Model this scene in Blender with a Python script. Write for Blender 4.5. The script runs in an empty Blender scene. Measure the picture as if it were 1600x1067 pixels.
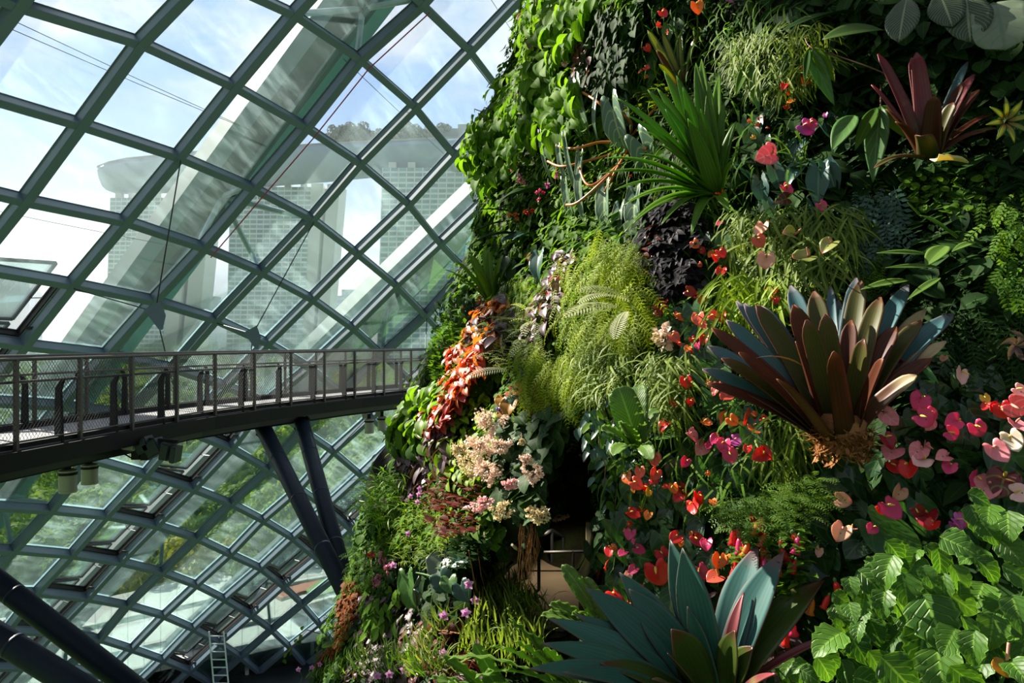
import bpy, math, random
import numpy as np
from mathutils import Vector, Matrix
from mathutils.bvhtree import BVHTree

# ------------------------------------------------------------------ camera, sky, sun, exposure
SC = bpy.context.scene
COL = SC.collection
FPX, CX, CY = 1100.0, 800.0, 533.5          # focal length and centre in pixels of the 1600x1067 frame
cam = bpy.data.cameras.new('camera'); cam.sensor_width = 36.0; cam.lens = FPX / 1600 * 36
cam.clip_end = 6000; cam.clip_start = 0.05
cam_o = bpy.data.objects.new('camera', cam); COL.objects.link(cam_o)
cam_o.rotation_euler = (math.pi / 2, 0, 0); SC.camera = cam_o
SC.view_settings.view_transform = 'Standard'; SC.view_settings.look = 'None'
SC.view_settings.gamma = 1.0; SC.view_settings.use_curve_mapping = False
SC.view_settings.exposure = 0.7
cy = SC.cycles
cy.max_bounces = 6; cy.diffuse_bounces = 2; cy.glossy_bounces = 2; cy.transmission_bounces = 2
cy.transparent_max_bounces = 24; cy.caustics_reflective = False; cy.caustics_refractive = False
cy.sample_clamp_indirect = 4.0

SUN_DIR = Vector((-0.69, 0.445, 0.572)).normalized()      # from the place towards the sun
sun = bpy.data.lights.new('sun', 'SUN'); sun.energy = 10.5; sun.angle = math.radians(0.6); sun.color = (1.0, 0.93, 0.80)
sun_o = bpy.data.objects.new('sun', sun); COL.objects.link(sun_o)
sun_o.rotation_euler = SUN_DIR.to_track_quat('Z', 'Y').to_euler()

class NT:
    """short-hand for building node trees"""
    def __init__(s, tree): s.t = tree; s.n = tree.nodes; s.l = tree.links
    def new(s, typ, **kw):
        n = s.n.new(typ)
        for k, v in kw.items(): setattr(n, k, v)
        return n
    def put(s, sock, v):
        if hasattr(v, 'is_output'): s.l.new(v, sock)
        elif v is not None:
            if hasattr(sock.default_value, '__len__') and not hasattr(v, '__len__'): v = (v, v, v)
            if hasattr(v, '__len__') and len(v) == 3 and len(sock.default_value) == 4: v = (*v, 1)
            sock.default_value = v
    def math(s, op, a, b=None, c=None, clamp=False):
        n = s.new('ShaderNodeMath', operation=op, use_clamp=clamp)
        s.put(n.inputs[0], a)
        if b is not None: s.put(n.inputs[1], b)
        if c is not None: s.put(n.inputs[2], c)
        return n.outputs[0]
    def mix(s, f, a, b, mode='MIX'):
        n = s.new('ShaderNodeMix', data_type='RGBA', blend_type=mode)
        s.put(n.inputs[0], f); s.put(n.inputs[6], a); s.put(n.inputs[7], b)
        return n.outputs[2]
    def ramp(s, f, lo, hi):          # smooth step 0..1 between lo and hi
        n = s.new('ShaderNodeMapRange', interpolation_type='SMOOTHSTEP')
        s.put(n.inputs[0], f); s.put(n.inputs[1], lo); s.put(n.inputs[2], hi)
        return n.outputs[0]
    def noise(s, vec, scale, detail=3, rough=.5):
        n = s.new('ShaderNodeTexNoise'); s.put(n.inputs['Vector'], vec)
        n.inputs['Scale'].default_value = scale; n.inputs['Detail'].default_value = detail; n.inputs['Roughness'].default_value = rough
        return n.outputs[0]
    def vmul(s, vec, k):
        n = s.new('ShaderNodeVectorMath', operation='MULTIPLY'); s.put(n.inputs[0], vec); n.inputs[1].default_value = k
        return n.outputs[0]
    def sep(s, vec):
        n = s.new('ShaderNodeSeparateXYZ'); s.put(n.inputs[0], vec); return n.outputs

def make_sky():
    w = bpy.data.worlds.new('sky'); SC.world = w; w.use_nodes = True
    t = NT(w.node_tree); t.n.clear()
    d = t.new('ShaderNodeTexCoord').outputs['Generated']
    x, y, z = t.sep(d)
    zz = t.math('MAXIMUM', z, 0.0)
    pl = t.math('ADD', zz, 0.22)                                        # clouds lie on a layer, so they flatten to the horizon
    cv = t.new('ShaderNodeCombineXYZ')
    t.put(cv.inputs[0], t.math('DIVIDE', x, pl)); t.put(cv.inputs[1], t.math('DIVIDE', y, pl)); cv.inputs[2].default_value = 3.1
    n = t.noise(cv.outputs[0], 1.15, 7, .56)
    cl = t.ramp(n, .40, .56)
    blue = t.mix(t.ramp(z, .02, .5), (.46, .64, .93), (.28, .50, .90))
    white = t.mix(t.ramp(t.noise(cv.outputs[0], 2.4, 5, .6), .35, .7), (.80, .85, .95), (1.02, 1.02, 1.04))
    c = t.mix(cl, blue, white)
    c = t.mix(t.ramp(z, .16, -.01), c, (.90, .86, .87))                 # milky horizon
    c = t.mix(t.ramp(z, -.01, -.06), c, (.10, .13, .09))
    br = t.new('ShaderNodeVectorMath', operation='DOT_PRODUCT'); t.put(br.inputs[0], d); br.inputs[1].default_value = SUN_DIR
    glow = t.math('POWER', t.math('MAXIMUM', br.outputs['Value'], 0.0), 6.0)
    back = t.ramp(y, -.65, .25)                                         # brightest on the sun's side of the sky
    k = t.math('ADD', t.math('MULTIPLY_ADD', back, .34, .27), t.math('MULTIPLY', glow, .10))
    bg = t.new('ShaderNodeBackground'); t.put(bg.inputs[0], c); t.put(bg.inputs[1], k)
    o = t.new('ShaderNodeOutputWorld'); t.l.new(bg.outputs[0], o.inputs[0])
make_sky()

# ------------------------------------------------------------------ materials
MATS = {}
def new_mat(name):
    m = bpy.data.materials.new(name); m.use_nodes = True
    t = NT(m.node_tree); t.n.clear()
    o = t.new('ShaderNodeOutputMaterial')
    MATS[name] = m
    return m, t, o
def prin(t, col, rough=.5, metal=0., spec=.5, normal=None):
    p = t.new('ShaderNodeBsdfPrincipled')
    t.put(p.inputs['Base Color'], col); t.put(p.inputs['Roughness'], rough); t.put(p.inputs['Metallic'], metal)
    t.put(p.inputs['Specular IOR Level'], spec)
    if normal is not None: t.put(p.inputs['Normal'], normal)
    return p.outputs[0]
def plain(name, col, rough=.5, metal=0., spec=.5, var=.12, scale=6., bump=0.):
    m, t, o = new_mat(name)
    v = t.new('ShaderNodeTexCoord').outputs['Object']
    n = t.noise(v, scale, 4, .6)
    c = t.mix(n, tuple(k * (1 - var) for k in col), tuple(min(1, k * (1 + var)) for k in col))
    nb = None
    if bump:
        b = t.new('ShaderNodeBump'); b.inputs['Strength'].default_value = bump; b.inputs['Distance'].default_value = .02
        t.put(b.inputs['Height'], n); nb = b.outputs[0]
    t.l.new(prin(t, c, rough, metal, spec, nb), o.inputs[0])
    return m

def leafmat(name, dark, light, edge=None, tip=None, base=None, vein=None, veins=0, par=0, trans=.32, rough=.38, spec=.45,
            tcol=None, bump=0., blotch=None, tip_at=.8, edge_at=.86, back=None):
    """leaf tissue: colour varies leaf by leaf; midrib, side veins, margin, tip and base colour follow the blade; light shines through"""
    m, t, o = new_mat(name)
    a = t.new('ShaderNodeAttribute', attribute_name='lf')
    u, v, r = t.sep(a.outputs['Vector'])
    rnd = t.math('FRACT', t.math('ADD', r, t.new('ShaderNodeObjectInfo').outputs['Random']))
    c = t.mix(rnd, dark, light)
    au = t.math('ABSOLUTE', u)
    if blotch is not None:
        n = t.noise(t.new('ShaderNodeTexCoord').outputs['Object'], blotch[1], 3)
        c = t.mix(t.ramp(n, blotch[2], blotch[2] + .14), c, blotch[0])
    if base is not None: c = t.mix(t.ramp(v, .45, .02), c, base)
    h = None
    if par:
        s = t.math('SINE', t.math('MULTIPLY', u, par * math.pi))
        c = t.mix(t.math('MULTIPLY_ADD', s, .16, .16), c, tuple(k * .55 for k in dark))
    if vein is not None:
        f = t.ramp(au, .09, .03)
        if veins:
            w = t.math('FRACT', t.math('MULTIPLY_ADD', v, veins, t.math('MULTIPLY', au, -veins * .32)))
            w2 = t.math('ABSOLUTE', t.math('SUBTRACT', w, .5))
            h = t.ramp(w2, .14, .02)
            f = t.math('MAXIMUM', f, t.math('MULTIPLY', h, .75))
        c = t.mix(f, c, vein)
    if edge is not None: c = t.mix(t.ramp(au, edge_at, edge_at + .12), c, edge)
    if tip is not None: c = t.mix(t.ramp(v, tip_at - .1, tip_at + .16), c, tip)
    if back is not None:
        g = t.new('ShaderNodeNewGeometry').outputs['Backfacing']
        c = t.mix(g, c, back)
    nb = None
    if bump and h is not None:
        b = t.new('ShaderNodeBump', invert=True); b.inputs['Strength'].default_value = bump; b.inputs['Distance'].default_value = .006
        t.put(b.inputs['Height'], h); nb = b.outputs[0]
    p = prin(t, c, rough, 0., spec, nb)
    tr = t.new('ShaderNodeBsdfTranslucent')
    t.put(tr.inputs[0], t.mix(1.0, c, tcol or (1.5, 1.5, .55), 'MULTIPLY'))
    ms = t.new('ShaderNodeMixShader'); ms.inputs[0].default_value = trans
    t.l.new(p, ms.inputs[1]); t.l.new(tr.outputs[0], ms.inputs[2]); t.l.new(ms.outputs[0], o.inputs[0])
    return m

def make_glass(name, tint, dirt):
    m, t, o = new_mat(name)
    g = t.new('ShaderNodeNewGeometry').outputs['Position']
    rot = t.new('ShaderNodeVectorRotate', rotation_type='Y_AXIS'); t.put(rot.inputs['Vector'], g); rot.inputs['Angle'].default_value = math.radians(38)
    n1 = t.noise(t.vmul(rot.outputs[0], (1.9, .5, .13)), 1.4, 5, .6)            # wiped and rain-washed streaks of dust
    n2 = t.noise(g, .35, 3)
    d = t.math('MULTIPLY', t.ramp(n1, .38, .74), t.ramp(n2, .36, .66))
    d = t.math('MULTIPLY_ADD', d, dirt, dirt * .22)
    lw = t.new('ShaderNodeLayerWeight'); lw.inputs[0].default_value = .5
    tr = t.new('ShaderNodeBsdfTransparent'); t.put(tr.inputs[0], t.mix(t.ramp(lw.outputs['Facing'], .15, .75), tint, tuple(k * q for k, q in zip(tint, (.84, .965, .955)))))   # green edge of float glass
    gl = t.new('ShaderNodeBsdfGlossy'); gl.inputs['Roughness'].default_value = .03; t.put(gl.inputs[0], (.8, .95, .9))
    fr = t.new('ShaderNodeFresnel'); fr.inputs[0].default_value = 1.35
    m1 = t.new('ShaderNodeMixShader'); t.put(m1.inputs[0], t.math('MULTIPLY', fr.outputs[0], .7)); t.l.new(tr.outputs[0], m1.inputs[1]); t.l.new(gl.outputs[0], m1.inputs[2])
    df = t.new('ShaderNodeBsdfTranslucent'); t.put(df.inputs[0], (.66, .88, .90))
    m2 = t.new('ShaderNodeMixShader'); t.put(m2.inputs[0], d); t.l.new(m1.outputs[0], m2.inputs[1]); t.l.new(df.outputs[0], m2.inputs[2])
    t.l.new(m2.outputs[0], o.inputs[0])
    return m

# ------------------------------------------------------------------ objects and mesh helpers
USED = set()
def link_mesh(name, me, parent=None, m=None):
    o = bpy.data.objects.new(name, me); COL.objects.link(o)
    if parent is not None: o.parent = parent
    if m is not None and not me.materials: me.materials.append(m)
    return o
def thing(name, label, cat, group=None, loc=(0, 0, 0), kind=None):
    o = bpy.data.objects.new(name, None); COL.objects.link(o); o.empty_display_size = .1
    o.location = loc
    return tag(o, label, cat, group, kind)
def tag(o, label=None, cat=None, group=None, kind=None):
    if label: o['label'] = label
    if cat: o['category'] = cat
    if group: o['group'] = group
    if kind: o['kind'] = kind
    return o
def mesh_data(name, V, F, LF=None, smooth=True, mat=None, midx=None):
    me = bpy.data.meshes.new(name)
    V = np.asarray(V, np.float32)
    if isinstance(F, np.ndarray):
        k = F.shape[1]; nf = len(F)
        me.vertices.add(len(V)); me.vertices.foreach_set('co', V.ravel())
        me.loops.add(nf * k); me.loops.foreach_set('vertex_index', F.astype(np.int32).ravel())
        me.polygons.add(nf); me.polygons.foreach_set('loop_start', np.arange(0, nf * k, k, dtype=np.int32))
        me.update(calc_edges=True)
    else:
        me.from_pydata([tuple(map(float, v)) for v in V], [], F); me.update()
    me.polygons.foreach_set('use_smooth', np.full(len(me.polygons), smooth))
    if LF is not None:
        at = me.attributes.new('lf', 'FLOAT_VECTOR', 'POINT'); at.data.foreach_set('vector', np.asarray(LF, np.float32).ravel())
    if mat is not None:
        for q in (mat if isinstance(mat, (list, tuple)) else [mat]): me.materials.append(q)
    if midx is not None: me.polygons.foreach_set('material_index', np.asarray(midx, np.int32))
    return me

class MB:
    """collects shapes that become ONE mesh"""
    def __init__(s): s.V = []; s.F = []; s.M = []; s.n = 0
    def add(s, V, F, mi=0):
        V = [tuple(v) for v in V]
        s.V += V; s.F += [tuple(i + s.n for i in f) for f in F]; s.M += [mi] * len(F); s.n += len(V)
    def box(s, c, h, R=None, mi=0):
        c = Vector(c); P = []
        for z in (-1, 1):
            for x, y in ((-1, -1), (1, -1), (1, 1), (-1, 1)):
                v = Vector((x * h[0], y * h[1], z * h[2])); P.append(c + (R @ v if R else v))
        s.add(P, [(3, 2, 1, 0), (4, 5, 6, 7), (0, 1, 5, 4), (1, 2, 6, 5), (2, 3, 7, 6), (3, 0, 4, 7)], mi)
    def bar(s, a, b, w, h, up=(0, 0, 1), mi=0):
        a = Vector(a); b = Vector(b); d = (b - a); L = d.length; d.normalize()
        x = d.cross(Vector(up)).normalized(); z = x.cross(d)
        s.box((a + b) / 2, (w / 2, L / 2, h / 2), Matrix((x, d, z)).transposed(), mi)
    def tube(s, pts, r, n=8, cap=True, mi=0):
        pts = [Vector(p) for p in pts]; rs = r if hasattr(r, '__len__') else [r] * len(pts)
        base = s.n; V = []; up = None
        for k, p in enumerate(pts):
            d = (pts[min(k + 1, len(pts) - 1)] - pts[max(k - 1, 0)]).normalized()
            if up is None: up = d.orthogonal().normalized()
            up = (up - d * up.dot(d)).normalized(); sd = d.cross(up)
            V += [p + (up * math.cos(q * 2 * math.pi / n) + sd * math.sin(q * 2 * math.pi / n)) * rs[k] for q in range(n)]
        F = [(k * n + q, k * n + (q + 1) % n, (k + 1) * n + (q + 1) % n, (k + 1) * n + q) for k in range(len(pts) - 1) for q in range(n)]
        if cap: F += [tuple(reversed(range(n))), tuple(range((len(pts) - 1) * n, len(pts) * n))]
        s.add(V, F, mi)
    def lathe(s, c, prof, n=16, axis=(0, 0, 1), mi=0):
        ax = Vector(axis).normalized(); u = ax.orthogonal().normalized(); w = ax.cross(u); c = Vector(c)
        V = [c + ax * z + (u * math.cos(q * 2 * math.pi / n) + w * math.sin(q * 2 * math.pi / n)) * r for r, z in prof for q in range(n)]
        F = [(k * n + q, k * n + (q + 1) % n, (k + 1) * n + (q + 1) % n, (k + 1) * n + q) for k in range(len(prof) - 1) for q in range(n)]
        F += [tuple(reversed(range(n))), tuple(range((len(prof) - 1) * n, len(prof) * n))]
        s.add(V, F, mi)
    def sweep(s, secs, closed=True, cap=True, mi=0):
        """skin between equal-length cross sections"""
        n = len(secs[0]); V = [p for q in secs for p in q]; F = []
        for k in range(len(secs) - 1):
            for q in range(n if closed else n - 1):
                F.append((k * n + q, k * n + (q + 1) % n, (k + 1) * n + (q + 1) % n, (k + 1) * n + q))
        if cap and closed: F += [tuple(reversed(range(n))), tuple(range((len(secs) - 1) * n, len(secs) * n))]
        s.add(V, F, mi)
    def build(s, name, m, parent=None, smooth=False):
        me = mesh_data(name, s.V, s.F, None, smooth, m, s.M if isinstance(m, (list, tuple)) else None)
        return link_mesh(name, me, parent)

def at(px, py, Y):                       # the point at depth Y that the photo shows at pixel (px, py)
    return Vector(((px - CX) / FPX * Y, Y, (CY - py) / FPX * Y))
def proj(p): return (CX + p[0] / p[1] * FPX, CY - p[2] / p[1] * FPX)
def at_z(px, py, z):                     # the point of the level z that the photo shows at pixel (px, py)
    return at(px, py, z * FPX / (CY - py))
SHELL = {
 -2: (2, [(-3.22,24.28,11.73), (-1.72,26.70,11.13), (-0.40,29.11,10.20)]),
 -1: (0, [(-8.79,20.06,10.55), (-7.04,22.45,10.52), (-5.47,24.88,10.08), (-3.88,27.34,9.21), (-2.57,29.80,8.03), (-1.20,32.22,6.72)]),
 0: (-1, [(-12.84,18.22,8.79), (-10.93,20.55,8.81), (-9.15,22.97,8.43), (-7.54,25.44,7.85), (-6.15,27.94,7.20), (-4.59,30.43,6.07), (-3.47,32.90,4.71), (-2.41,35.31,3.68)]),
 1: (0, [(-12.96,21.03,6.59), (-11.20,23.47,6.28), (-9.63,25.98,5.77), (-8.19,28.50,5.09), (-6.94,31.03,4.02), (-5.64,33.52,2.82), (-4.51,35.97,1.46)]),
 2: (0, [(-14.94,21.49,4.42), (-13.24,23.96,4.21), (-11.70,26.49,3.67), (-10.43,29.03,3.00), (-9.07,31.58,2.05), (-7.81,34.10,0.79), (-6.82,36.58,-0.55)]),
 3: (1, [(-15.33,24.43,2.12), (-13.81,26.98,1.70), (-12.52,29.54,1.06), (-11.24,32.11,0.07), (-10.05,34.65,-1.15), (-9.05,37.14,-2.62)]),
 4: (1, [(-17.32,24.90,0.01), (-15.90,27.46,-0.36), (-14.53,30.04,-1.00), (-13.34,32.61,-1.91), (-12.37,35.16,-2.92), (-11.30,37.66,-4.60)]),
 5: (2, [(-17.98,27.94,-2.40), (-16.73,30.52,-3.01), (-15.50,33.10,-3.99), (-14.29,35.65,-5.27), (-13.25,38.16,-6.82), (-12.32,40.59,-8.32)]),
 6: (3, [(-18.60,31.01,-5.03), (-17.56,33.59,-6.18), (-16.43,36.14,-7.41), (-15.49,38.64,-8.73), (-14.60,41.07,-10.25), (-13.62,43.42,-11.94), (-12.75,45.69,-13.89)]),
 7: (3, [(-20.68,31.50,-7.37), (-19.70,34.08,-8.26), (-18.58,36.62,-9.40), (-17.56,39.11,-10.76), (-16.69,41.53,-12.37), (-15.76,43.88,-13.94), (-15.06,46.14,-15.84), (-14.45,48.31,-17.85), (-13.88,50.40,-20.00)]),
 8: (3, [(-22.70,32.02,-9.30), (-21.69,34.58,-10.30), (-20.72,37.11,-11.45), (-19.72,39.59,-12.79), (-18.90,42.00,-14.34), (-18.18,44.33,-16.02), (-17.32,46.58,-17.93), (-16.71,48.75,-19.79), (-16.13,50.82,-21.83), (-15.51,52.82,-24.13)]),
 9: (4, [(-23.78,35.11,-12.34), (-22.75,37.63,-13.53), (-21.94,40.09,-14.85), (-21.09,42.48,-16.35), (-20.36,44.80,-18.06), (-19.58,47.03,-19.94), (-19.00,49.17,-21.84), (-18.45,51.24,-23.87)]),
 10: (4, [(-25.66,35.68,-14.48), (-24.92,38.18,-15.60), (-23.82,40.62,-16.97), (-23.29,42.99,-18.58), (-22.51,45.28,-20.27), (-21.80,47.49,-22.04), (-21.24,49.61,-23.93)]),
 11: (6, [(-26.02,41.19,-18.82), (-25.29,43.53,-20.52)]),
}   # crossings of the glazing bars of the shell, metres from the eye

# ------------------------------------------------------------------ plain materials
plain('steel_grey', (.135, .19, .245), .40, .0, .55, .08, 2)
plain('steel_dark', (.030, .038, .044), .45, .3)
plain('steel_black', (.012, .0115, .013), .6, .0, .22)
plain('steel_white', (.62, .72, .74), .4, 0, .5, .06)
plain('strut_navy', (.010, .019, .034), .5, 0, .22, .2, 5)
plain('rail_metal', (.10, .088, .082), .45, .3)
plain('net_wire', (.045, .042, .042), .6, 0, .2)
plain('cable', (.05, .05, .055), .4, .6)
plain('red_cable', (.42, .05, .10), .5)
plain('lamp_metal', (.42, .41, .36), .45, .1, .5, .1)
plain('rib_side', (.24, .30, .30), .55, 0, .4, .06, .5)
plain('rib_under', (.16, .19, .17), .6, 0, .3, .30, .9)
plain('rib_green_reflect', (.15, .38, .31), .5, 0, .4, .12, .6)  # green reflection put into the far plate's colour
make_glass('glass', (.95, .975, .978), .046)
make_glass('glass_clear', (.97, .985, .985), .02)

# ------------------------------------------------------------------ the glass shell: a skew net of steel bars with a pane in every mesh
def _fit():
    pts = [(i0 + k, j, p) for j, (i0, ps) in SHELL.items() for k, p in enumerate(ps)]
    A = np.array([[1, u, v, u * u, u * v, v * v] for u, v, _ in [((i - 5) / 6, (j - 4) / 6, p) for i, j, p in pts]])
    P = np.array([p for _, _, p in pts]); C = np.linalg.lstsq(A, P, rcond=None)[0]
    return C, {(i, j): np.array(p) for i, j, p in pts}
_C, _N = _fit()
def S(i, j):
    u, v = (i - 5) / 6, (j - 4) / 6
    return Vector(np.array([1, u, v, u * u, u * v, v * v]) @ _C)
_res = {k: p - np.array(S(*k)) for k, p in _N.items()}
def node(i, j):
    if (i, j) in _N: return Vector(_N[(i, j)])
    (a, b), r = min(_res.items(), key=lambda q: (q[0][0] - i) ** 2 + (q[0][1] - j) ** 2)
    dd = math.hypot(a - i, b - j)
    return S(i, j) + Vector(r) * max(0, 1 - dd / 4)
def shell_n(i, j):                       # outward normal
    a = S(i + .05, j) - S(i - .05, j); b = S(i, j + .05) - S(i, j - .05)
    n = a.cross(b).normalized()
    return n if n.y - n.x > 0 else -n
def Sf(i, j):                            # between crossings
    i0, j0 = math.floor(i), math.floor(j); f, g = i - i0, j - j0
    return (node(i0, j0) * (1 - f) + node(i0 + 1, j0) * f) * (1 - g) + (node(i0, j0 + 1) * (1 - f) + node(i0 + 1, j0 + 1) * f) * g
I0, I1, J0, J1 = -8, 13, -12, 13
def keep(i, j):
    p = S(i, j); return p.z < 34 and p.z > -28 and p.y > -6
def bar_line(pts, nrm, w, d):
    """a box section along the net, with a thin wider cap under the glass"""
    mb = MB(); secs = []
    prof = [(-.5, 0), (.5, 0), (.5, -.035), (.40, -.07), (.40, -.94), (.36, -1), (-.36, -1), (-.40, -.94), (-.40, -.07), (-.5, -.035)]  # cap widened so that it shades the sides of the bar
    for k, p in enumerate(pts):
        t = (pts[min(k + 1, len(pts) - 1)] - pts[max(k - 1, 0)]).normalized(); n = nrm[k]
        s = t.cross(n).normalized()
        secs.append([p + s * a * w + n * b * d for a, b in prof])
    mb.sweep(secs); return mb
ntrim = 0
for fam, rng_a, rng_b in (('A', range(I0, I1 + 1), range(J0, J1 + 1)), ('B', range(J0, J1 + 1), range(I0, I1 + 1))):
    for a in rng_a:
        q = [((a, b) if fam == 'A' else (b, a)) for b in rng_b]
        q = [x for x in q if keep(*x)]
        if len(q) < 2: continue
        ntrim += 1
        mb = bar_line([node(*x) for x in q], [shell_n(*x) for x in q], .36 if fam == 'A' else .31, .42 if fam == 'A' else .40)
        tag(mb.build('trim_%d' % ntrim, MATS['steel_grey']), kind='structure')
VENTS = {(i, j) for j in range(3, 13) for i in (0,)} | {(4, j) for j in range(4, 12)} | {(8, j) for j in range(4, 12)}
VENTS -= {(0, j) for j in range(5, 13)}
nwin = 0
def in_view(c, m=260):
    if c.y < 2: return False
    x, y = proj(c); return -m < x < 1000 and -m < y < 1067 + m
def pane_box(mb, q, n, th=.03):
    mb.add([p + n * th for p in q] + [p - n * th for p in q], [(0, 1, 2, 3), (7, 6, 5, 4), (0, 4, 5, 1), (1, 5, 6, 2), (2, 6, 7, 3), (3, 7, 4, 0)])
for i in range(I0, I1):
    for j in range(J0, J1):
        q = [node(i, j), node(i + 1, j), node(i + 1, j + 1), node(i, j + 1)]; c = sum(q, Vector()) / 4
        if not in_view(c) or not keep(i, j): continue
        n = shell_n(i + .5, j + .5); nwin += 1; mb = MB()
        if (i, j) not in VENTS:
            pane_box(mb, [p + n * .02 for p in q], n)
            tag(mb.build('window_%d' % nwin, MATS['glass']), kind='structure')
            continue
        # a top-hung vent: fixed dark kerb in the mesh, a sash swung outwards on its upper-left bar
        root = thing('window_%d' % nwin, None, None, None, c, 'structure')
        ins = [c + (p - c) * .90 for p in q]
        for k in range(4):
            for off, sz in ((.10, .10), (.34, .07)):
                mb.bar(ins[k] + n * off, ins[(k + 1) % 4] + n * off, .09, sz, n)
            for tt in (.03,): mb.bar(ins[k] + n * .2, ins[(k + 1) % 4] + n * .2, .05, .2, n)
        o = mb.build('kerb', MATS['steel_black'], root); o.matrix_parent_inverse = Matrix.Translation(-c)
        sw = [p + n * (.42 + (.62 if k in (1, 2) else .02)) for k, p in enumerate([c + (p - c) * .93 for p in q])]
        mb = MB()
        for k in range(4): mb.bar(sw[k], sw[(k + 1) % 4], .10, .09, n)
        o = mb.build('sash', MATS['steel_dark'], root); o.matrix_parent_inverse = Matrix.Translation(-c)
        mb = MB(); pane_box(mb, sw, n); g = mb.build('pane', MATS['glass_clear'], o)
        mb = MB(); mb.tube([ins[1].lerp(ins[2], .25) - n * .05, sw[1].lerp(sw[2], .62)], .018, 6)
        mb.box(ins[1].lerp(ins[2], .78) - n * .12, (.16, .06, .05))
        o = mb.build('stay', MATS['cable'], root); o.matrix_parent_inverse = Matrix.Translation(-c)

# ------------------------------------------------------------------ outer steel arches beyond the glass
def arch(ia, wd, j0, j1, off, name, label, tilt=0.):
    root = thing(name, label, 'arch', 'outer arches of the glass shell')
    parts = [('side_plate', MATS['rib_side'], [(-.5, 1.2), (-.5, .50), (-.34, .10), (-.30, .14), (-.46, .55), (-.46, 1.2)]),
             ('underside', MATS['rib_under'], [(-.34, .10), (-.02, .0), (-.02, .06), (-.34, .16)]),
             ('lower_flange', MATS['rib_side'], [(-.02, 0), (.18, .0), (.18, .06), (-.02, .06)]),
             ('far_plate', MATS['rib_green_reflect'], [(.18, .0), (.5, .22), (.5, 1.2), (.46, 1.2), (.46, .30), (.18, .06)])]
    js = [j0 + (j1 - j0) * k / 36 for k in range(37)]
    fr = []
    for j in js:
        i0 = ia + tilt * (j - 4)
        p = S(i0, j); n = shell_n(i0, j); t = (S(i0, j + .05) - S(i0, j - .05)).normalized(); s = t.cross(n).normalized()
        if (S(i0 + .2, j) - p).dot(s) < 0: s = -s
        fr.append((p + n * off, n, s))
    for pn, m, prof in parts:
        mb = MB(); mb.sweep([[p + s * a * wd + n * b * 1.2 for a, b in prof] for p, n, s in fr]); mb.build(pn, m, root)
    mb = MB(); mb.tube([p + s * .02 * wd - n * .10 for p, n, s in fr], .11, 8); mb.build('pipe', MATS['rib_side'], root)
    # raking struts that hold the glass net off the arch
    for j in (-1.5, 1.5, 4.5, 7.5, 10.5):
        i0 = ia + tilt * (j - 4)
        if not j0 < j < j1: continue
        f = S(i0, j) + shell_n(i0, j) * (off + .1)
        for di, dj in ((-.55, -.5), (.45, .5), (.45, -.5), (-.55, .5)):
            e = S(round(i0 + di), round(j + dj)) + shell_n(i0, j) * .05
            mb = MB(); m1 = f.lerp(e, .12); m2 = f.lerp(e, .88); mb.tube([f, m1, m2, e], [.05, .11, .11, .05], 8); mb.build('strut', MATS['steel_white'], root)
arch(-1.0, 2.3, -9, 5, 1.5, 'steel_arch', 'pale steel arch outside the glass, furthest left, at the edge of view')
arch(2.40, 2.2, -10, 9, 1.5, 'steel_arch', 'weathered grey steel arch outside the glass, passing in front of the second hotel tower', .085)
arch(5.80, 2.2, -10, 13, 1.5, 'steel_arch', 'pale steel arch outside the glass, rising behind the bridge to the plant wall')
arch(9.25, 2.2, -2, 13, 1.5, 'steel_arch', 'pale steel arch outside the glass, low beyond the two navy struts')

# ------------------------------------------------------------------ tie cables on the inside of the shell
def tie(name, ends, plate, label):
    root = thing(name, label, 'tie cable', 'cable ties inside the glass shell', plate)
    for e in ends:
        mb = MB(); mb.tube([plate, e], .022, 6); o = mb.build('cable', MATS['cable'], root); o.matrix_parent_inverse = Matrix.Translation(-plate)
    mb = MB(); d = plate.normalized(); x = d.cross(Vector((0, 0, 1))).normalized(); z = x.cross(d)
    tri = [plate - x * .34 + z * .06, plate + x * .14 + z * .34, plate + x * .30 - z * .12, plate + x * .2 - z * .58, plate + x * .1 - z * .58]
    mb.add([p - d * .03 for p in tri] + [p + d * .03 for p in tri], [(0, 1, 2, 3, 4), (9, 8, 7, 6, 5)] + [(k, k + 5, (k + 1) % 5 + 5, (k + 1) % 5) for k in range(5)])
    o = mb.build('plate', MATS['steel_grey'], root); o.matrix_parent_inverse = Matrix.Translation(-plate)
def inn(i, j, k=.45): return node(i, j) - shell_n(i, j) * k
tie('tie_cable', [inn(1, 1), inn(1, 3), inn(4, 4) + Vector((-.9, -2, -2.2))], at(243, 487, 22.5), 'long steel tie cable with a triangular plate, hanging in front of the first hotel tower')
tie('tie_cable', [inn(3, 1), inn(3, 3), inn(5, 4) + Vector((-.4, -2, -1))], at(395, 522, 27.5), 'steel tie cable slanting down across the second hotel tower to the bridge')
tie('tie_cable', [inn(6, 1), inn(6, 2, .6), inn(7, 4) + Vector((0, -1, 0))], at(664, 560, 32), 'short steel tie cable ending just left of the small-leaved bush on the wall')
mb = MB(); mb.tube([inn(2, -2, .50) + Vector((.16, 0, -.16))] + [inn(2, j, .50) + Vector((.2, 0, -.2)) for j in range(-1, 3)], .022, 6)
tag(mb.build('red_cable', MATS['red_cable']), 'thin red cable clipped along a glazing bar high in the glass shell', 'cable')

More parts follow.
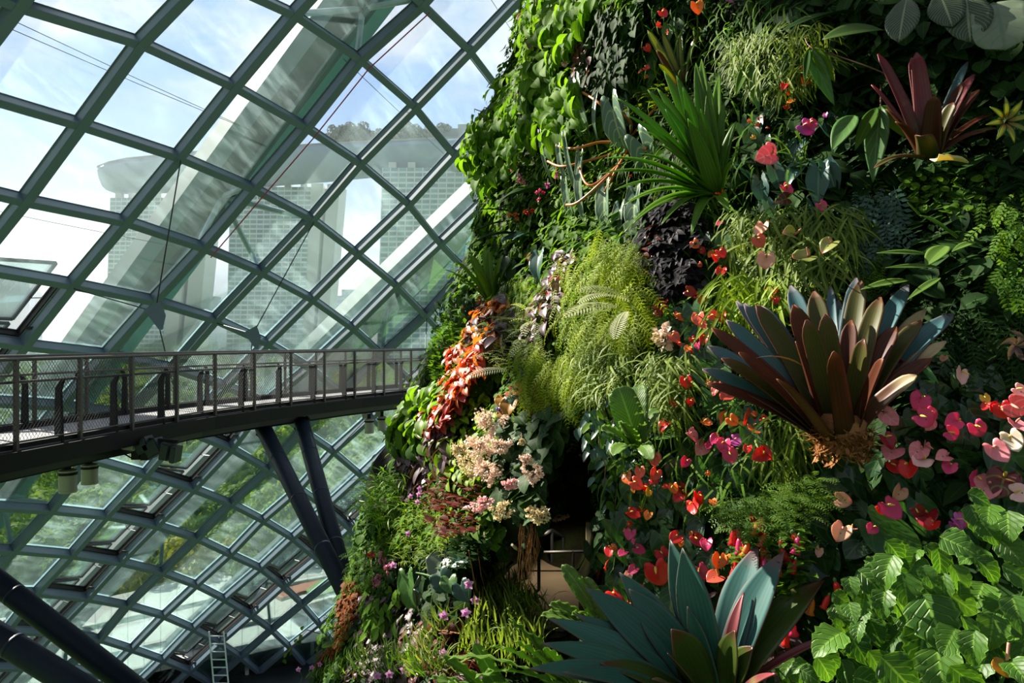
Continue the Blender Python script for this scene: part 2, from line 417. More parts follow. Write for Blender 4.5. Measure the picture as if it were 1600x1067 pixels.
# ------------------------------------------------------------------ the steel footbridge
NEAR = [(-7.9, 3.5), (-7.35, 7.0), (-6.92, 9.5), (-6.55, 12), (-6.12, 14.3), (-5.55, 15.9), (-4.85, 17.4), (-4.1, 18.9), (-3.1, 20.6), (-1.9, 22.2), (.4, 24.5), (3.2, 26.2)]
ZD = -1.50
def off_path(d):
    out = []
    for k, p in enumerate(NEAR):
        a = Vector(NEAR[max(k - 1, 0)]); b = Vector(NEAR[min(k + 1, len(NEAR) - 1)]); t = (b - a).normalized()
        out.append(Vector((p[0] - t.y * d, p[1] + t.x * d)))
    return out
def along(path, s):
    for a, b in zip(path, path[1:]):
        L = (b - a).length
        if s <= L: return a.lerp(b, s / L), (b - a).normalized()
        s -= L
    return path[-1], (path[-1] - path[-2]).normalized()
def plen(path): return sum((b - a).length for a, b in zip(path, path[1:]))
PN, PF = off_path(0), off_path(1.9)
bridge = thing('footbridge', 'dark steel footbridge with wire mesh railings running to the planted wall', 'bridge')
def strip(d0, d1, z0, z1, name, m):
    a, b = off_path(d0), off_path(d1); mb = MB()
    mb.sweep([[Vector((p.x, p.y, z1)), Vector((q.x, q.y, z1)), Vector((q.x, q.y, z0)), Vector((p.x, p.y, z0))] for p, q in zip(a, b)])
    return mb.build(name, m, bridge)
plain('deck_grey', (.36, .345, .35), .7, 0, .3, .22, 1.2)
strip(.05, 1.85, ZD - .05, ZD, 'deck', MATS['deck_grey'])
strip(-.10, .05, ZD - .28, ZD - .02, 'edge_beam', MATS['steel_black']); strip(1.85, 2.0, ZD - .34, ZD + .06, 'edge_beam', MATS['steel_black'])
strip(.04, .10, ZD, ZD + .07, 'kick_plate', MATS['steel_black']); strip(1.78, 1.85, ZD, ZD + .10, 'kick_plate', MATS['steel_black'])
strip(.05, 1.85, ZD - .30, ZD - .06, 'soffit', MATS['steel_black'])
strip(.45, 1.45, ZD - .52, ZD - .28, 'box_girder', MATS['steel_black'])
strip(.20, .32, ZD - .44, ZD - .28, 'pipe_tray', MATS['steel_dark'])
for path, sg in ((PN, 1), (PF, -1)):
    for name, dz, r, ins in (('top_rail', 1.25, .026, 0), ('hand_rail', .93, .022, .08 * sg), ('bottom_rail', .10, .015, 0)):
        pp = off_path((0 if sg > 0 else 1.9) + ins); mb = MB(); mb.tube([Vector((p.x, p.y, ZD + dz)) for p in pp], r, 8); mb.build(name, MATS['rail_metal'], bridge, True)
    L = plen(path); mb = MB(); st = .062; H = 1.12; s = 0.0
    while s < L:                                             # diagonal wire netting between the posts
        for dirn in (1, -1):
            k = 4; pts = []
            for q in range(k + 1):
                p, t = along(path, min(max(s + dirn * H * .75 * q / k, 0), L)); pts.append(Vector((p.x, p.y, ZD + .10 + H * q / k)))
            mb.tube(pts, .0030, 3, False)
        s += st
    mb.build('wire_netting', MATS['net_wire'], bridge)
    for k in range(26):
        s = .45 + k * 1.18
        if s > L: break
        p, t = along(path, s); n2 = Vector((-t.y, t.x)) * sg
        mb = MB(); mb.box((p.x, p.y, ZD + .55), (.022, .03, .70), Matrix.Rotation(math.atan2(t.y, t.x), 3, 'Z')); mb.build('railing_post', MATS['rail_metal'], bridge)
        # tapered bracket plate with a cranked top that carries the hand rail
        f = p + t * -.30; w0, w1 = .075, .035; th = .022; y0 = n2 * .05
        prof = [(-w0, -.22), (w0, -.22), (w1 + .02, .70), (w1 + .02, .80), (-.02, .90), (-w1 - .05, .93), (-w1, .76)]
        A = []
        for e in (-th, th):
            A.append([Vector((f.x + n2.x * (a + .10) + t.x * e, f.y + n2.y * (a + .10) + t.y * e, ZD + b)) for a, b in prof])
        mb = MB(); mb.sweep(A); mb.build('bracket', MATS['steel_black'], bridge)

# struts under the bridge
def strut(name, a, b, r0, r1, label, group=None):
    root = thing(name, label, 'strut', group, a)
    d = (b - a); mb = MB(); mb.tube([a, a + d * .02, a + d * .03, b], [r0 * .6, r0 * .62, r0, r1], 20); o = mb.build('tube', MATS['strut_navy'], root, True); o.matrix_parent_inverse = Matrix.Translation(-a)
    mb = MB()
    for k in (.25, .5, .75):
        c = a + d * k; mb.tube([c - d.normalized() * .03, c + d.normalized() * .03], (r0 + (r1 - r0) * k) * 1.012, 20)
    o = mb.build('weld_ring', MATS['strut_navy'], root, True); o.matrix_parent_inverse = Matrix.Translation(-a)
    x = d.cross(Vector((0, 1, 0))).normalized()
    mb = MB(); mb.tube([a + d * .035 - x * r0 * 1.15, a + d * .035 + x * r0 * 1.15], r0 * .35, 12); o = mb.build('pin', MATS['steel_black'], root); o.matrix_parent_inverse = Matrix.Translation(-a)
strut('bridge_strut', at(408, 662, 16.6), at(552, 950, 11.6), .185, .15, 'navy steel strut leaning from the bridge to the planted slope, the one further left')
strut('bridge_strut', at(470, 655, 17.4), at(550, 945, 11.9), .185, .15, 'navy steel strut leaning from the bridge to the planted slope, the steeper one')
strut('bridge_strut', at(-330, 655, 12.2), at(420, 1240, 10.8), .185, .18, 'thick navy tube crossing the bottom left corner of the glass, upper one')
strut('bridge_strut', at(-330, 792, 11.2), at(400, 1245, 10.3), .20, .19, 'thick navy tube in the bottom left corner, lower one')

# lamps hung under the bridge
def downlight(px, py, Y, r, h, label, zt):
    c = at(px, py, Y); root = thing('downlight', label, 'lamp', 'cylinder lamps under the bridge', c)
    mb = MB(); mb.lathe((0, 0, 0), [(r * .93, -h * .5), (r, -h * .46), (r, -h * .38), (r * .97, -h * .37), (r * .97, h * .36), (r, h * .37), (r, h * .5), (r * .6, h * .56)], 24)
    mb.build('housing', MATS['lamp_metal'], root, False)
    mb = MB(); mb.lathe((0, 0, 0), [(r * 1.04, h * .30), (r * 1.04, h * .42)], 24); mb.build('collar', MATS['steel_black'], root)
    mb = MB(); mb.tube([(0, 0, h * .5), (0, 0, zt - c.z)], r * .35, 10); mb.build('stem', MATS['steel_black'], root)
    mb = MB(); mb.box((-r * .9, 0, h * .75), (r * .5, r * .4, h * .18)); mb.build('gear_box', MATS['lamp_metal'], root)
downlight(106, 752, 11.4, .135, .36, 'cylindrical lamp under the bridge, the lower and nearer of the pair at its left end', ZD - .5)
downlight(140, 741, 12.3, .135, .34, 'cylindrical lamp under the bridge, the further of the pair at its left end', ZD - .5)
downlight(577, 666, 19.4, .13, .38, 'cylindrical lamp under the bridge, first of the two next to the planted wall', ZD - .5)
downlight(597, 662, 20.1, .13, .38, 'cylindrical lamp under the bridge, half behind leaves of the planted wall', ZD - .5)
root = thing('floodlight_cluster', 'cluster of box floodlights and cables under the bridge', 'lamp', None, at(225, 704, 12.3))
for dx, dz, w, h, a in ((-.22, .10, .17, .07, .1), (.02, .10, .14, .13, -.4), (.20, .05, .16, .14, -.5), (.42, .0, .09, .15, .2), (.56, -.06, .05, .14, .15)):
    mb = MB(); mb.box((dx, 0, dz), (w * .8, .14, h), Matrix.Rotation(a, 3, 'Y')); mb.box((dx, -.15, dz), (w * .7, .02, h * .8), Matrix.Rotation(a, 3, 'Y')); mb.build('lamp_box', MATS['lamp_metal' if w > .16 else 'steel_dark'], root)
mb = MB(); mb.tube([(-.36, 0, .1), (-.34, 0, -.06), (-.22, 0, -.13), (-.1, 0, -.1), (-.05, 0, 0)], .014, 6); mb.build('cable', MATS['steel_black'], root)
mb = MB(); mb.box((-.12, 0, -.08), (.07, .07, .07)); mb.box((.04, 0, -.08), (.07, .07, .08)); mb.bar((-.3, 0, .22), (.6, 0, .16), .06, .06); mb.build('junction_box', MATS['steel_black'], root)
root = thing('spot_lamp', 'small cream lamp bracketed under the bridge above the struts', 'lamp', None, at(414, 655, 16.3))
mb = MB(); mb.tube([(-.06, 0, 0), (.10, 0, .01)], [.10, .085], 14); mb.build('lamp_head', MATS['lamp_metal'], root); mb = MB(); mb.bar((0, 0, .05), (.2, 0, .12), .05, .04); mb.build('bracket', MATS['steel_black'], root)

# ------------------------------------------------------------------ outside: ground, city, hotel towers, roofs, trees
rnd = random.Random(7); NPR = np.random.default_rng(11)
ZG = -28.0
def facade_mat(name, glass, slab, fx, fz, lx=.16, lz=.34):
    m, t, o = new_mat(name)
    u, v, r = t.sep(t.new('ShaderNodeAttribute', attribute_name='lf').outputs['Vector'])
    a = t.math('FRACT', t.math('MULTIPLY', u, fx)); b = t.math('FRACT', t.math('MULTIPLY', v, fz))
    ca = t.new('ShaderNodeCombineXYZ'); t.put(ca.inputs[0], t.math('FLOOR', t.math('MULTIPLY', u, fx))); t.put(ca.inputs[1], t.math('FLOOR', t.math('MULTIPLY', v, fz)))
    w = t.new('ShaderNodeTexWhiteNoise', noise_dimensions='2D'); t.put(w.inputs['Vector'], ca.outputs[0])
    g = t.mix(w.outputs[0], glass, tuple(min(1, k * 2.0) for k in glass))
    s = t.math('MAXIMUM', t.math('LESS_THAN', a, lx), t.math('LESS_THAN', b, lz))
    t.l.new(prin(t, t.mix(s, g, slab), .5), o.inputs[0])
    return m
facade_mat('hotel_front', (.12, .24, .28), (.72, .80, .82), 12, 38, .13, .36)
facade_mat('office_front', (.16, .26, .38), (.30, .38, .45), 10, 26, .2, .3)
plain('hotel_concrete', (.72, .74, .72), .7, 0, .3, .05, .02)
plain('hotel_gap', (.20, .26, .31), .6)
plain('skypark_hull', (.18, .30, .44), .5, .2, .5, .08, .02)
plain('skypark_deck', (.20, .23, .25), .7)
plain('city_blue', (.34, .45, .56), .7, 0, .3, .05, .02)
plain('roof_white', (.66, .64, .61), .6, 0, .4, .05)
plain('grass_ground', (.07, .13, .045), .95, 0, .1, .35, .04)
plain('paving', (.20, .20, .19), .9, 0, .2, .2, .2)
mb = MB(); mb.box((0, 900, ZG - .5), (1600, 1100, .5)); tag(mb.build('ground', MATS['grass_ground']), kind='structure')

def quad_box(xl0, xr0, xl1, xr1, z0, z1, y0, y1):
    V = [(xl0, y0, z0), (xr0, y0, z0), (xr1, y0, z1), (xl1, y0, z1), (xl0, y1, z0), (xr0, y1, z0), (xr1, y1, z1), (xl1, y1, z1)]
    return V, [(0, 1, 2, 3), (5, 4, 7, 6), (4, 0, 3, 7), (1, 5, 6, 2), (3, 2, 6, 7), (4, 5, 1, 0)]
def tower(d, xl, xlb, xr, xrb, xs, xsb, ytop, label):
    """front of balconies, then the paired concrete end walls that lean together"""
    k = d / FPX; Z = (CY - ytop) * k; X = lambda p: (p - CX) * k
    root = thing('hotel_tower', label, 'tower', 'hotel towers beyond the glass', (X(xl), d, ZG))
    inv = Matrix.Translation((-X(xl), -d, -ZG))
    V, F = quad_box(X(xlb), X(xrb), X(xl), X(xr), ZG, Z, d, d + 30)
    V2 = [V[i] for f in F for i in f]; F2 = [tuple(range(4 * q, 4 * q + 4)) for q in range(6)]
    LF = [(0, 0, 0), (1, 0, 0), (1, 1, 0), (0, 1, 0)] * 6
    o = link_mesh('balcony_front', mesh_data('balcony_front', V2, F2, LF, False, MATS['hotel_front']), root); o.matrix_parent_inverse = inv
    if xs:
        a, b = xr + (xs - xr) * .42, xrb + (xsb - xrb) * .42; c, e = xr + (xs - xr) * .55, xrb + (xsb - xrb) * .55
        for nm, q, y, m in (('end_wall', (xrb, b, xr, a), d + 1, 'hotel_concrete'), ('atrium_gap', (b, e, a, c), d + 9, 'hotel_gap'), ('end_wall', (e, xsb, c, xs), d + 4, 'hotel_concrete')):
            mb = MB(); mb.add(*quad_box(*[X(p) for p in q], ZG, Z + (4 if nm == 'end_wall' else 0), y, d + 34)); o = mb.build(nm, MATS[m], root); o.matrix_parent_inverse = inv
    mb = MB()
    for q in range(5): mb.box((X(xl + (xr - xl) * (q + .5) / 5), d + 6, Z + 3), (3.5, 3, 3))
    o = mb.build('plant_room', MATS['hotel_concrete'], root); o.matrix_parent_inverse = inv
tower(795, 172, 163, 276, 250, 328, 302, 309, 'first hotel tower on the left, mostly seen beside the weathered steel arch')
tower(745, 360, 352, 486, 470, 530, 505, 292, 'second hotel tower in the middle, with its pale end wall')
tower(660, 597, 588, 748, 752, None, None, 262, 'third hotel tower, nearest the planted wall, full of balcony lines')

root = thing('sky_terrace', 'long boat-shaped roof terrace laid across the three hotel towers', 'roof terrace', None, at(430, 262, 745))
inv = Matrix.Translation(-at(430, 262, 745))
secs = []; deck = []
for px, yt, yb, d in ((160, 279, 283, 822), (166, 268, 297, 818), (182, 262, 303, 812), (210, 256, 304, 803), (300, 247, 300, 778), (430, 239, 291, 745), (520, 234, 284, 718), (600, 230, 276, 692), (700, 226, 270, 664), (830, 222, 262, 628)):
    T, B = at(px, yt, d), at(px, yb, d); h = T.z - B.z; w = 19.0 * min(1, h / 22)
    secs.append([T + Vector((0, -w * a, -h * b)) for a, b in ((1, 0), (.98, .16), (.80, .55), (.45, .88), (0, 1), (-.45, .88), (-.8, .55), (-.98, .16), (-1, 0))])
    deck.append((T, w))
mb = MB(); mb.sweep(secs); o = mb.build('hull', MATS['skypark_hull'], root, True); o.matrix_parent_inverse = inv
mb = MB(); mb.sweep([[T + Vector((0, -w * 1.01, 0)), T + Vector((0, -w * 1.01, 2.0)), T + Vector((0, -w * .9, 2.0)), T + Vector((0, -w * .9, 0))] for T, w in deck]); o = mb.build('parapet', MATS['skypark_deck'], root); o.matrix_parent_inverse = inv
mb = MB()
for px, yt, d, w, h in ((705, 226, 664, 14, 13), (730, 225, 655, 8, 16), (335, 245, 768, 14, 5), (455, 238, 738, 10, 4)):
    p = at(px, yt, d); mb.box((p.x, p.y, p.z + h / 2), (w, 8, h / 2)); mb.box((p.x - w * .5, p.y, p.z + h + .8), (2, 2, .8))
o = mb.build('roof_pavilion', MATS['skypark_deck'], root); o.matrix_parent_inverse = inv

def block(px0, px1, yt, d, name, m, label, steps=()):
    a, b = at(px0, yt, d), at(px1, yt, d); c = Vector(((a.x + b.x) / 2, d, ZG))
    root = thing(name, label, 'building', None, c)
    def face(x0, x1, z1, y, nm, mm):
        V, F = quad_box(x0, x1, x0, x1, 0, z1 - ZG, y, y + 25)
        V2 = [V[i] for f in F for i in f]; F2 = [tuple(range(4 * q, 4 * q + 4)) for q in range(6)]
        link_mesh(nm, mesh_data(nm, V2, F2, [(0, 0, 0), (1, 0, 0), (1, 1, 0), (0, 1, 0)] * 6, False, MATS[mm]), root)
    face(a.x - c.x, b.x - c.x, a.z, 0, 'front', m)
    for f0, f1, dz in steps: face(a.x - c.x + (b.x - a.x) * f0, a.x - c.x + (b.x - a.x) * f1, a.z + dz, -1, 'tower_block', m)
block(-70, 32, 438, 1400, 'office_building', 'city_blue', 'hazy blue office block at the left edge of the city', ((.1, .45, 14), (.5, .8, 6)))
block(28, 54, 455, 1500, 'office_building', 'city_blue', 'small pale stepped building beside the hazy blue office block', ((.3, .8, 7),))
block(118, 166, 500, 1100, 'office_building', 'office_front', 'blue office block left of the first hotel tower')
block(524, 575, 462, 1150, 'office_building', 'office_front', 'blue gridded office block between the second and third hotel towers', ((.2, .7, 10),))
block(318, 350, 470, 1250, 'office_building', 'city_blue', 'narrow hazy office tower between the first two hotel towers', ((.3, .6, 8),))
block(300, 345, 520, 1000, 'office_building', 'office_front', 'low blue building at the foot of the first hotel tower')

def dome(px, py, d, w, h, label):
    c = at(px, py, d); c.z = ZG; mb = MB()
    mb.lathe((0, 0, 0), [(w, 0), (w, (at(px, py, d).z - ZG) * .8)] + [(w * math.cos(a), (at(px, py, d).z - ZG) * .8 + h * math.sin(a)) for a in (.2, .5, .8, 1.1, 1.35, 1.5)], 32)
    o = mb.build('theatre_hall', MATS['roof_white'], None, True); o.location = c; tag(o, label, 'building')
dome(82, 622, 300, 6.5, 4.2, 'sunlit white domed hall glimpsed through the bridge railing at the left')
dome(512, 620, 320, 9, 4, 'low white rounded roof seen through the bridge railing in the middle')
dome(572, 618, 330, 13, 4.5, 'wide pale rounded roof seen through the bridge railing near the planted wall')

# curved plaza roofs in three rings, with standing seams
m, t, o_ = new_mat('roof_seam')
u, v, r = t.sep(t.new('ShaderNodeAttribute', attribute_name='lf').outputs['Vector'])
w = t.math('FRACT', t.math('MULTIPLY', v, 1.0)); t.l.new(prin(t, t.mix(t.math('LESS_THAN', w, .06), (.60, .59, .56), (.30, .30, .29)), .6), o_.inputs[0])
FAR = [(-260, 1030), (-150, 1006), (0, 966), (117, 944), (290, 906), (387, 884), (520, 860), (640, 842), (760, 822)]
def far_edge(s):
    x = -260 + 1020 * s
    for a, b in zip(FAR, FAR[1:]):
        if a[0] <= x <= b[0]: return x, a[1] + (b[1] - a[1]) * (x - a[0]) / (b[0] - a[0])
    return FAR[-1]
for k, (a, b, z, lab) in enumerate(((0, 38, -20.0, 'uppermost ring of curved grey plaza roof below the trees'), (44, 88, -20.6, 'middle ring of curved grey plaza roof below the glass'), (95, 122, -21.2, 'lowest ring of curved grey plaza roof below the glass'))):
    V = []; LF = []; n = 60
    for q in range(n + 1):
        x, y = far_edge(q / n); A, B = at_z(x, y + a, z), at_z(x, y + b, z - .35)
        for P, e in ((A, 0), (B, 1)): V += [tuple(P), (P.x, P.y, P.z - .5)]; LF += [(e, q / n * 40, 0)] * 2
    F = []
    for q in range(n):
        o = q * 4; F += [(o, o + 2, o + 6, o + 4), (o + 2, o + 3, o + 7, o + 6), (o + 3, o + 1, o + 5, o + 7), (o + 1, o, o + 4, o + 5)]
    root = thing('plaza_roof', lab, 'roof', 'curved plaza roofs outside', V[0])
    o = link_mesh('roof_sheet', mesh_data('roof_sheet', V, F, LF, False, MATS['roof_seam']), root); o.matrix_parent_inverse = Matrix.Translation(-Vector(V[0]))
    mb = MB()
    for q in range(2, n, 6):
        x, y = far_edge(q / n); A = at_z(x, y + (a + b) / 2, z); mb.tube([(A.x, A.y, A.z - .5), (A.x, A.y, ZG)], .15, 6)
    o = mb.build('column', MATS['roof_white'], root); o.matrix_parent_inverse = Matrix.Translation(-Vector(V[0]))
plain('court_red', (.42, .17, .11), .8); plain('court_green', (.20, .30, .10), .8)
def flat(pts, z, name, m, label, cat):
    P = [at_z(x, y, z) for x, y in pts]; mb = MB(); n = len(P)
    mb.add(P + [p - Vector((0, 0, .3)) for p in P], [tuple(range(n)), tuple(range(2 * n - 1, n - 1, -1))] + [(q, (q + 1) % n, (q + 1) % n + n, q + n) for q in range(n)])
    tag(mb.build(name, MATS[m]), label, cat)
flat([(424, 926), (470, 912), (500, 905), (478, 922), (440, 934)], -19.6, 'court', 'court_red', 'terracotta red paved patch beside the plaza roof', 'paving')
flat([(478, 922), (500, 905), (545, 900), (540, 918), (490, 932)], -19.6, 'court', 'court_green', 'olive green paved patch beside the red one', 'paving')
flat([(-200, 1240), (-200, 1130), (150, 1085), (330, 1010), (480, 975), (640, 950), (760, 960), (760, 1240)], -24.0, 'water_basin', 'steel_dark', 'dark plaza floor at the foot of the glass', 'paving')
root = thing('access_ladder', 'white steel ladder mast standing on the dark plaza below the glass', 'ladder', None, at(352, 1085, 43))
mb = MB()
for s in (-.45, .45): mb.tube([(s - .2, 0, 0), (s - .8, .6, 3.6)], .05, 6)
mb.build('rail', MATS['steel_white'], root); mb = MB()
for q in range(8): mb.tube([(-.65 - .075 * q, .075 * q, .45 * q + .2), (.25 - .075 * q, .075 * q, .45 * q + .2)], .04, 6)
mb.build('rung', MATS['steel_white'], root)
# warm, hazy air over the bay: a thin volume between the park and the towers
m, t, o_ = new_mat('bay_haze'); vs = t.new('ShaderNodeVolumeScatter'); vs.inputs['Color'].default_value = (.86, .93, 1, 1); vs.inputs['Density'].default_value = .00026; vs.inputs['Anisotropy'].default_value = .35
t.l.new(vs.outputs[0], o_.inputs['Volume']); mb = MB(); mb.box((-300, 1190, 120), (1500, 770, 155)); tag(mb.build('haze', m), 'thin bluish haze over the bay in front of the hotel towers', 'haze', None, 'stuff')
def arch_near(i, a, b):
    """the place on the outer arch i that lies nearest the line a-b of the photo"""
    L = math.hypot(b[0] - a[0], b[1] - a[1]); best = None
    for q in range(0, 220):
        j = -9 + q * .1; p = S(i, j) + shell_n(i, j) * 1.6
        if p.y < 3: continue
        x, y = proj(p); e = abs((b[0] - a[0]) * (y - a[1]) - (b[1] - a[1]) * (x - a[0])) / L
        if best is None or e < best[0]: best = (e, p)
    return best[1]
for i0, i1, a, b, lab in ((-1.0, 2.05, (15, 33), (310, 163), 'thin stay wire crossing the sky at the top left, the upper of two'), (-1.0, 2.05, (15, 40), (310, 169), 'thin stay wire crossing the sky at the top left, the lower of two'), (-1.0, 2.35, (30, 332), (160, 360), 'thin stay wire low at the left edge of the sky'), (2.05, 5.8, (555, 110), (640, 190), 'thin stay wire above the roof terrace trees'), (2.05, 5.8, (770, 0), (830, 90), 'thin stay wire near the wall outline at the top')):
    mb = MB(); a, b = arch_near(i0, a, b), arch_near(i1, a, b); mb.tube([a, a.lerp(b, .5) - Vector((0, 0, .04)), b], .012, 4); tag(mb.build('stay_wire', MATS['cable']), lab, 'wire')

# ------------------------------------------------------------------ leaves
def frame(y, z):
    """rotation whose Y runs along y and whose Z looks as near z as it can"""
    y = Vector(y).normalized(); x = y.cross(Vector(z))
    if x.length < 1e-5: x = y.orthogonal()
    x.normalize(); return Matrix((x, y, x.cross(y))).transposed()
def width(shape, t):
    if shape == 'lance': return np.sin(np.pi * t ** .75) ** .9
    if shape == 'ovate': return np.sin(np.pi * np.clip(t, 0, 1) ** .62) ** .8
    if shape == 'grass': return np.minimum(1, t * 8 + .45) * (1 - t ** 2.2) ** .8
    if shape == 'strap': return (.62 + .38 * np.sin(np.pi * np.clip(t * .9 + .1, 0, 1))) * (1 - np.clip((t - .80) / .2, 0, 1) ** 2.2 * .96)
    if shape == 'blunt': return (1.08 - .42 * t) * (1 - np.clip((t - .80) / .2, 0, 1) ** 2.2 * .88)
    if shape == 'agave': return (.78 + .34 * np.sin(np.pi * np.clip(t, 0, 1) ** .9)) * (1 - np.clip((t - .5) / .5, 0, 1) ** 2.0 * .985)
    if shape == 'oblong': return np.minimum(1, (t * 5 + .08)) * (1 - np.clip((t - .72) / .28, 0, 1) ** 2) ** .6
    if shape == 'spoon': return np.sin(np.pi * t ** 1.35) ** .75
    return np.sin(np.pi * t) ** .5                              # round
def leaf(L=1., W=.4, shape='ovate', nl=7, nw=4, droop=.5, fold=.12, wave=0., waves=6, twist=0., scal=0, bend0=0.):
    """one blade from the origin along +Y with its upper face to +Z. W is the full width"""
    if shape in ('heart', 'arrow', 'shield'): return heart(L, W, shape, nl, nw, droop, fold, wave)
    t = np.linspace(0, 1, nl + 1); s = np.linspace(-1, 1, nw + 1)
    a = bend0 + droop * t ** 1.25; da = L / nl
    cyy = np.concatenate([[0], np.cumsum(np.cos(a[:-1]) * da)]); cz = np.concatenate([[0], np.cumsum(-np.sin(a[:-1]) * da)])
    w = width(shape, t) * W / 2; w[-1] = max(w[-1], W * .01); w[0] = max(w[0], W * .03)
    if scal: w = w * (1 + .10 * np.cos(t * np.pi * 2 * scal))
    T, Sx = np.meshgrid(t, s, indexing='ij'); A = a[:, None]; Wd = w[:, None]
    lift = fold * np.abs(Sx) * Wd * 2 + wave * W * np.sin(T * np.pi * waves + (Sx > 0) * 1.7) * np.abs(Sx) ** 2
    X = Sx * Wd; tw = twist * T; Xr = X * np.cos(tw) - lift * np.sin(tw); lift = X * np.sin(tw) + lift * np.cos(tw)
    V = np.stack([Xr, cyy[:, None] + lift * np.sin(A), cz[:, None] + lift * np.cos(A)], -1).reshape(-1, 3)
    LF = np.stack([Sx, T, np.zeros_like(T)], -1).reshape(-1, 3)
    n = nw + 1; i = np.arange(nl)[:, None] * n + np.arange(nw)[None]
    F = np.stack([i, i + 1, i + 1 + n, i + n], -1).reshape(-1, 4)
    return V, F, LF
def heart(L, W, shape, nl, nw, droop, fold, wave):
    """cordate blade: two lobes behind the stalk"""
    nw = max(nw, 6); nl = max(nl, 7)
    t = np.linspace(0, 1, nl + 1); s = np.linspace(-1, 1, nw + 1); T, Sx = np.meshgrid(t, s, indexing='ij'); aS = np.abs(Sx)
    if shape == 'arrow': w = (.62 + .38 * np.sin(np.pi * np.clip(t * 1.1 + .2, 0, 1))) * (1 - t ** 3) ** .8; lobe = .34
    elif shape == 'shield': w = np.sin(np.pi * (.22 + .78 * t)) ** .6; lobe = .22
    else: w = np.sin(np.pi * (.30 + .70 * t)) ** .75 * (1.04 - .12 * t); lobe = .32
    w = w * W / 2; w[-1] = W * .008
    Y = T * (1 - 0) - lobe * (1 - T) ** 2.0 * np.sin(np.pi * np.clip(aS, 0, 1) ** .85 * .80)
    X = Sx * w[:, None] * (1 - .22 * (1 - T) ** 3 * (aS > .99))
    a = droop * np.clip(Y, 0, 1) ** 1.4
    Z = fold * aS * w[:, None] * 2 + wave * W * np.sin(T * 14 + Sx * 2) * aS ** 2
    yy = np.where(Y > 0, np.sin(np.maximum(a, 1e-4)) / np.maximum(a, 1e-4) * Y if droop else Y, Y) * L
    V = np.stack([X, yy, Z - L * np.clip(Y, 0, 1) * np.sin(a * .55)], -1).reshape(-1, 3)
    LF = np.stack([Sx, T, np.zeros_like(T)], -1).reshape(-1, 3)
    n = nw + 1; i = np.arange(nl)[:, None] * n + np.arange(nw)[None]
    return V, np.stack([i, i + 1, i + 1 + n, i + n], -1).reshape(-1, 4), LF
def frond(L, W, n=14, pl=.22, droop=.7, pd=.35, shape='lance', nl=3):
    """pinnate frond: paired leaflets along an arched rib"""
    parts = []; a = 0.; p = np.zeros(3); st = L / n
    for k in range(n):
        t = (k + .5) / n; a = droop * t ** 1.3
        d = np.array([0, math.cos(a), -math.sin(a)]); p = p + d * st
        w = W / 2 * math.sin(math.pi * min(1, t * .86 + .12)) ** .7
        for sg in (-1, 1):
            V, F, LF = leaf(w, pl * L / n * 2.4, shape, nl, 2, pd, .1)
            R = np.array(frame(Vector((sg, .45 * d[1] + .1, .45 * d[2] - .05)), Vector((0, math.sin(a), math.cos(a)))))
            LF = LF.copy(); LF[:, 1] = t
            parts.append((V @ R.T + p, F, LF))
    V, F, LF = leaf(L, W * .035, 'grass', n, 2, droop, 0.); parts.append((V, F, LF))
    return join(parts)
def join(parts):
    o = 0; VS = []; FS = []; LS = []
    for V, F, LF in parts: VS.append(V); FS.append(F + o); LS.append(LF); o += len(V)
    return np.concatenate(VS), np.concatenate(FS), np.concatenate(LS)
def spray(tmpls, P, R, sc, rng, rv=None):
    """many blades at once: P (n,3), R (n,3,3), sc (n,)"""
    n = len(P); k = rng.integers(0, len(tmpls), n); out = []; rr = rng.random(n) if rv is None else rv
    for q, (V, F, LF) in enumerate(tmpls):
        ix = np.nonzero(k == q)[0]
        if not len(ix): continue
        VV = np.einsum('nij,vj->nvi', R[ix], V) * sc[ix][:, None, None] + P[ix][:, None]
        FF = F[None] + (np.arange(len(ix)) * len(V))[:, None, None]
        LL = np.repeat(LF[None], len(ix), 0).copy(); LL[..., 2] = rr[ix][:, None]
        out.append((VV.reshape(-1, 3), FF.reshape(-1, 4), LL.reshape(-1, 3)))
    return join(out)
def frames(Y, Z):
    Y = Y / np.linalg.norm(Y, axis=1, keepdims=True); X = np.cross(Y, Z); X /= np.linalg.norm(X, axis=1, keepdims=True) + 1e-9
    return np.stack([X, Y, np.cross(X, Y)], -1)
def ribbon(b, c, q, W, shape, n=10, nw=4, fold=.2, up=(0, 0, 1), wave=0., waves=8, cup=0., r=0.):
    """blade along a curved spine b-c-q; up: the way its upper face looks at the middle"""
    b, c, q = np.array(b, float), np.array(c, float), np.array(q, float)
    t = np.linspace(0, 1, n + 1)[:, None]; P = (1 - t) ** 2 * b + 2 * t * (1 - t) * c + t * t * q
    D = 2 * (1 - t) * (c - b) + 2 * t * (q - c); D /= np.linalg.norm(D, axis=1, keepdims=True) + 1e-9
    X = np.cross(D, np.array(up, float)[None]); X /= np.linalg.norm(X, axis=1, keepdims=True) + 1e-9; Nn = np.cross(X, D)
    s = np.linspace(-1, 1, nw + 1); tt = t[:, 0]; w = width(shape, tt) * W / 2; w[-1] = max(w[-1], W * .012)
    T, Sx = np.meshgrid(tt, s, indexing='ij')
    fl = fold * (1 - .55 * T)
    lift = (np.abs(Sx) ** 1.4 * fl * 2 * w[:, None]) + wave * W * np.sin(T * np.pi * waves + (Sx > 0) * 1.3) * Sx ** 2
    V = P[:, None] + X[:, None] * (Sx * w[:, None])[..., None] + Nn[:, None] * lift[..., None]
    LF = np.stack([Sx, T, np.full_like(T, r)], -1).reshape(-1, 3)
    m = nw + 1; i = np.arange(n)[:, None] * m + np.arange(nw)[None]
    return V.reshape(-1, 3), np.stack([i, i + 1, i + 1 + m, i + m], -1).reshape(-1, 4), LF
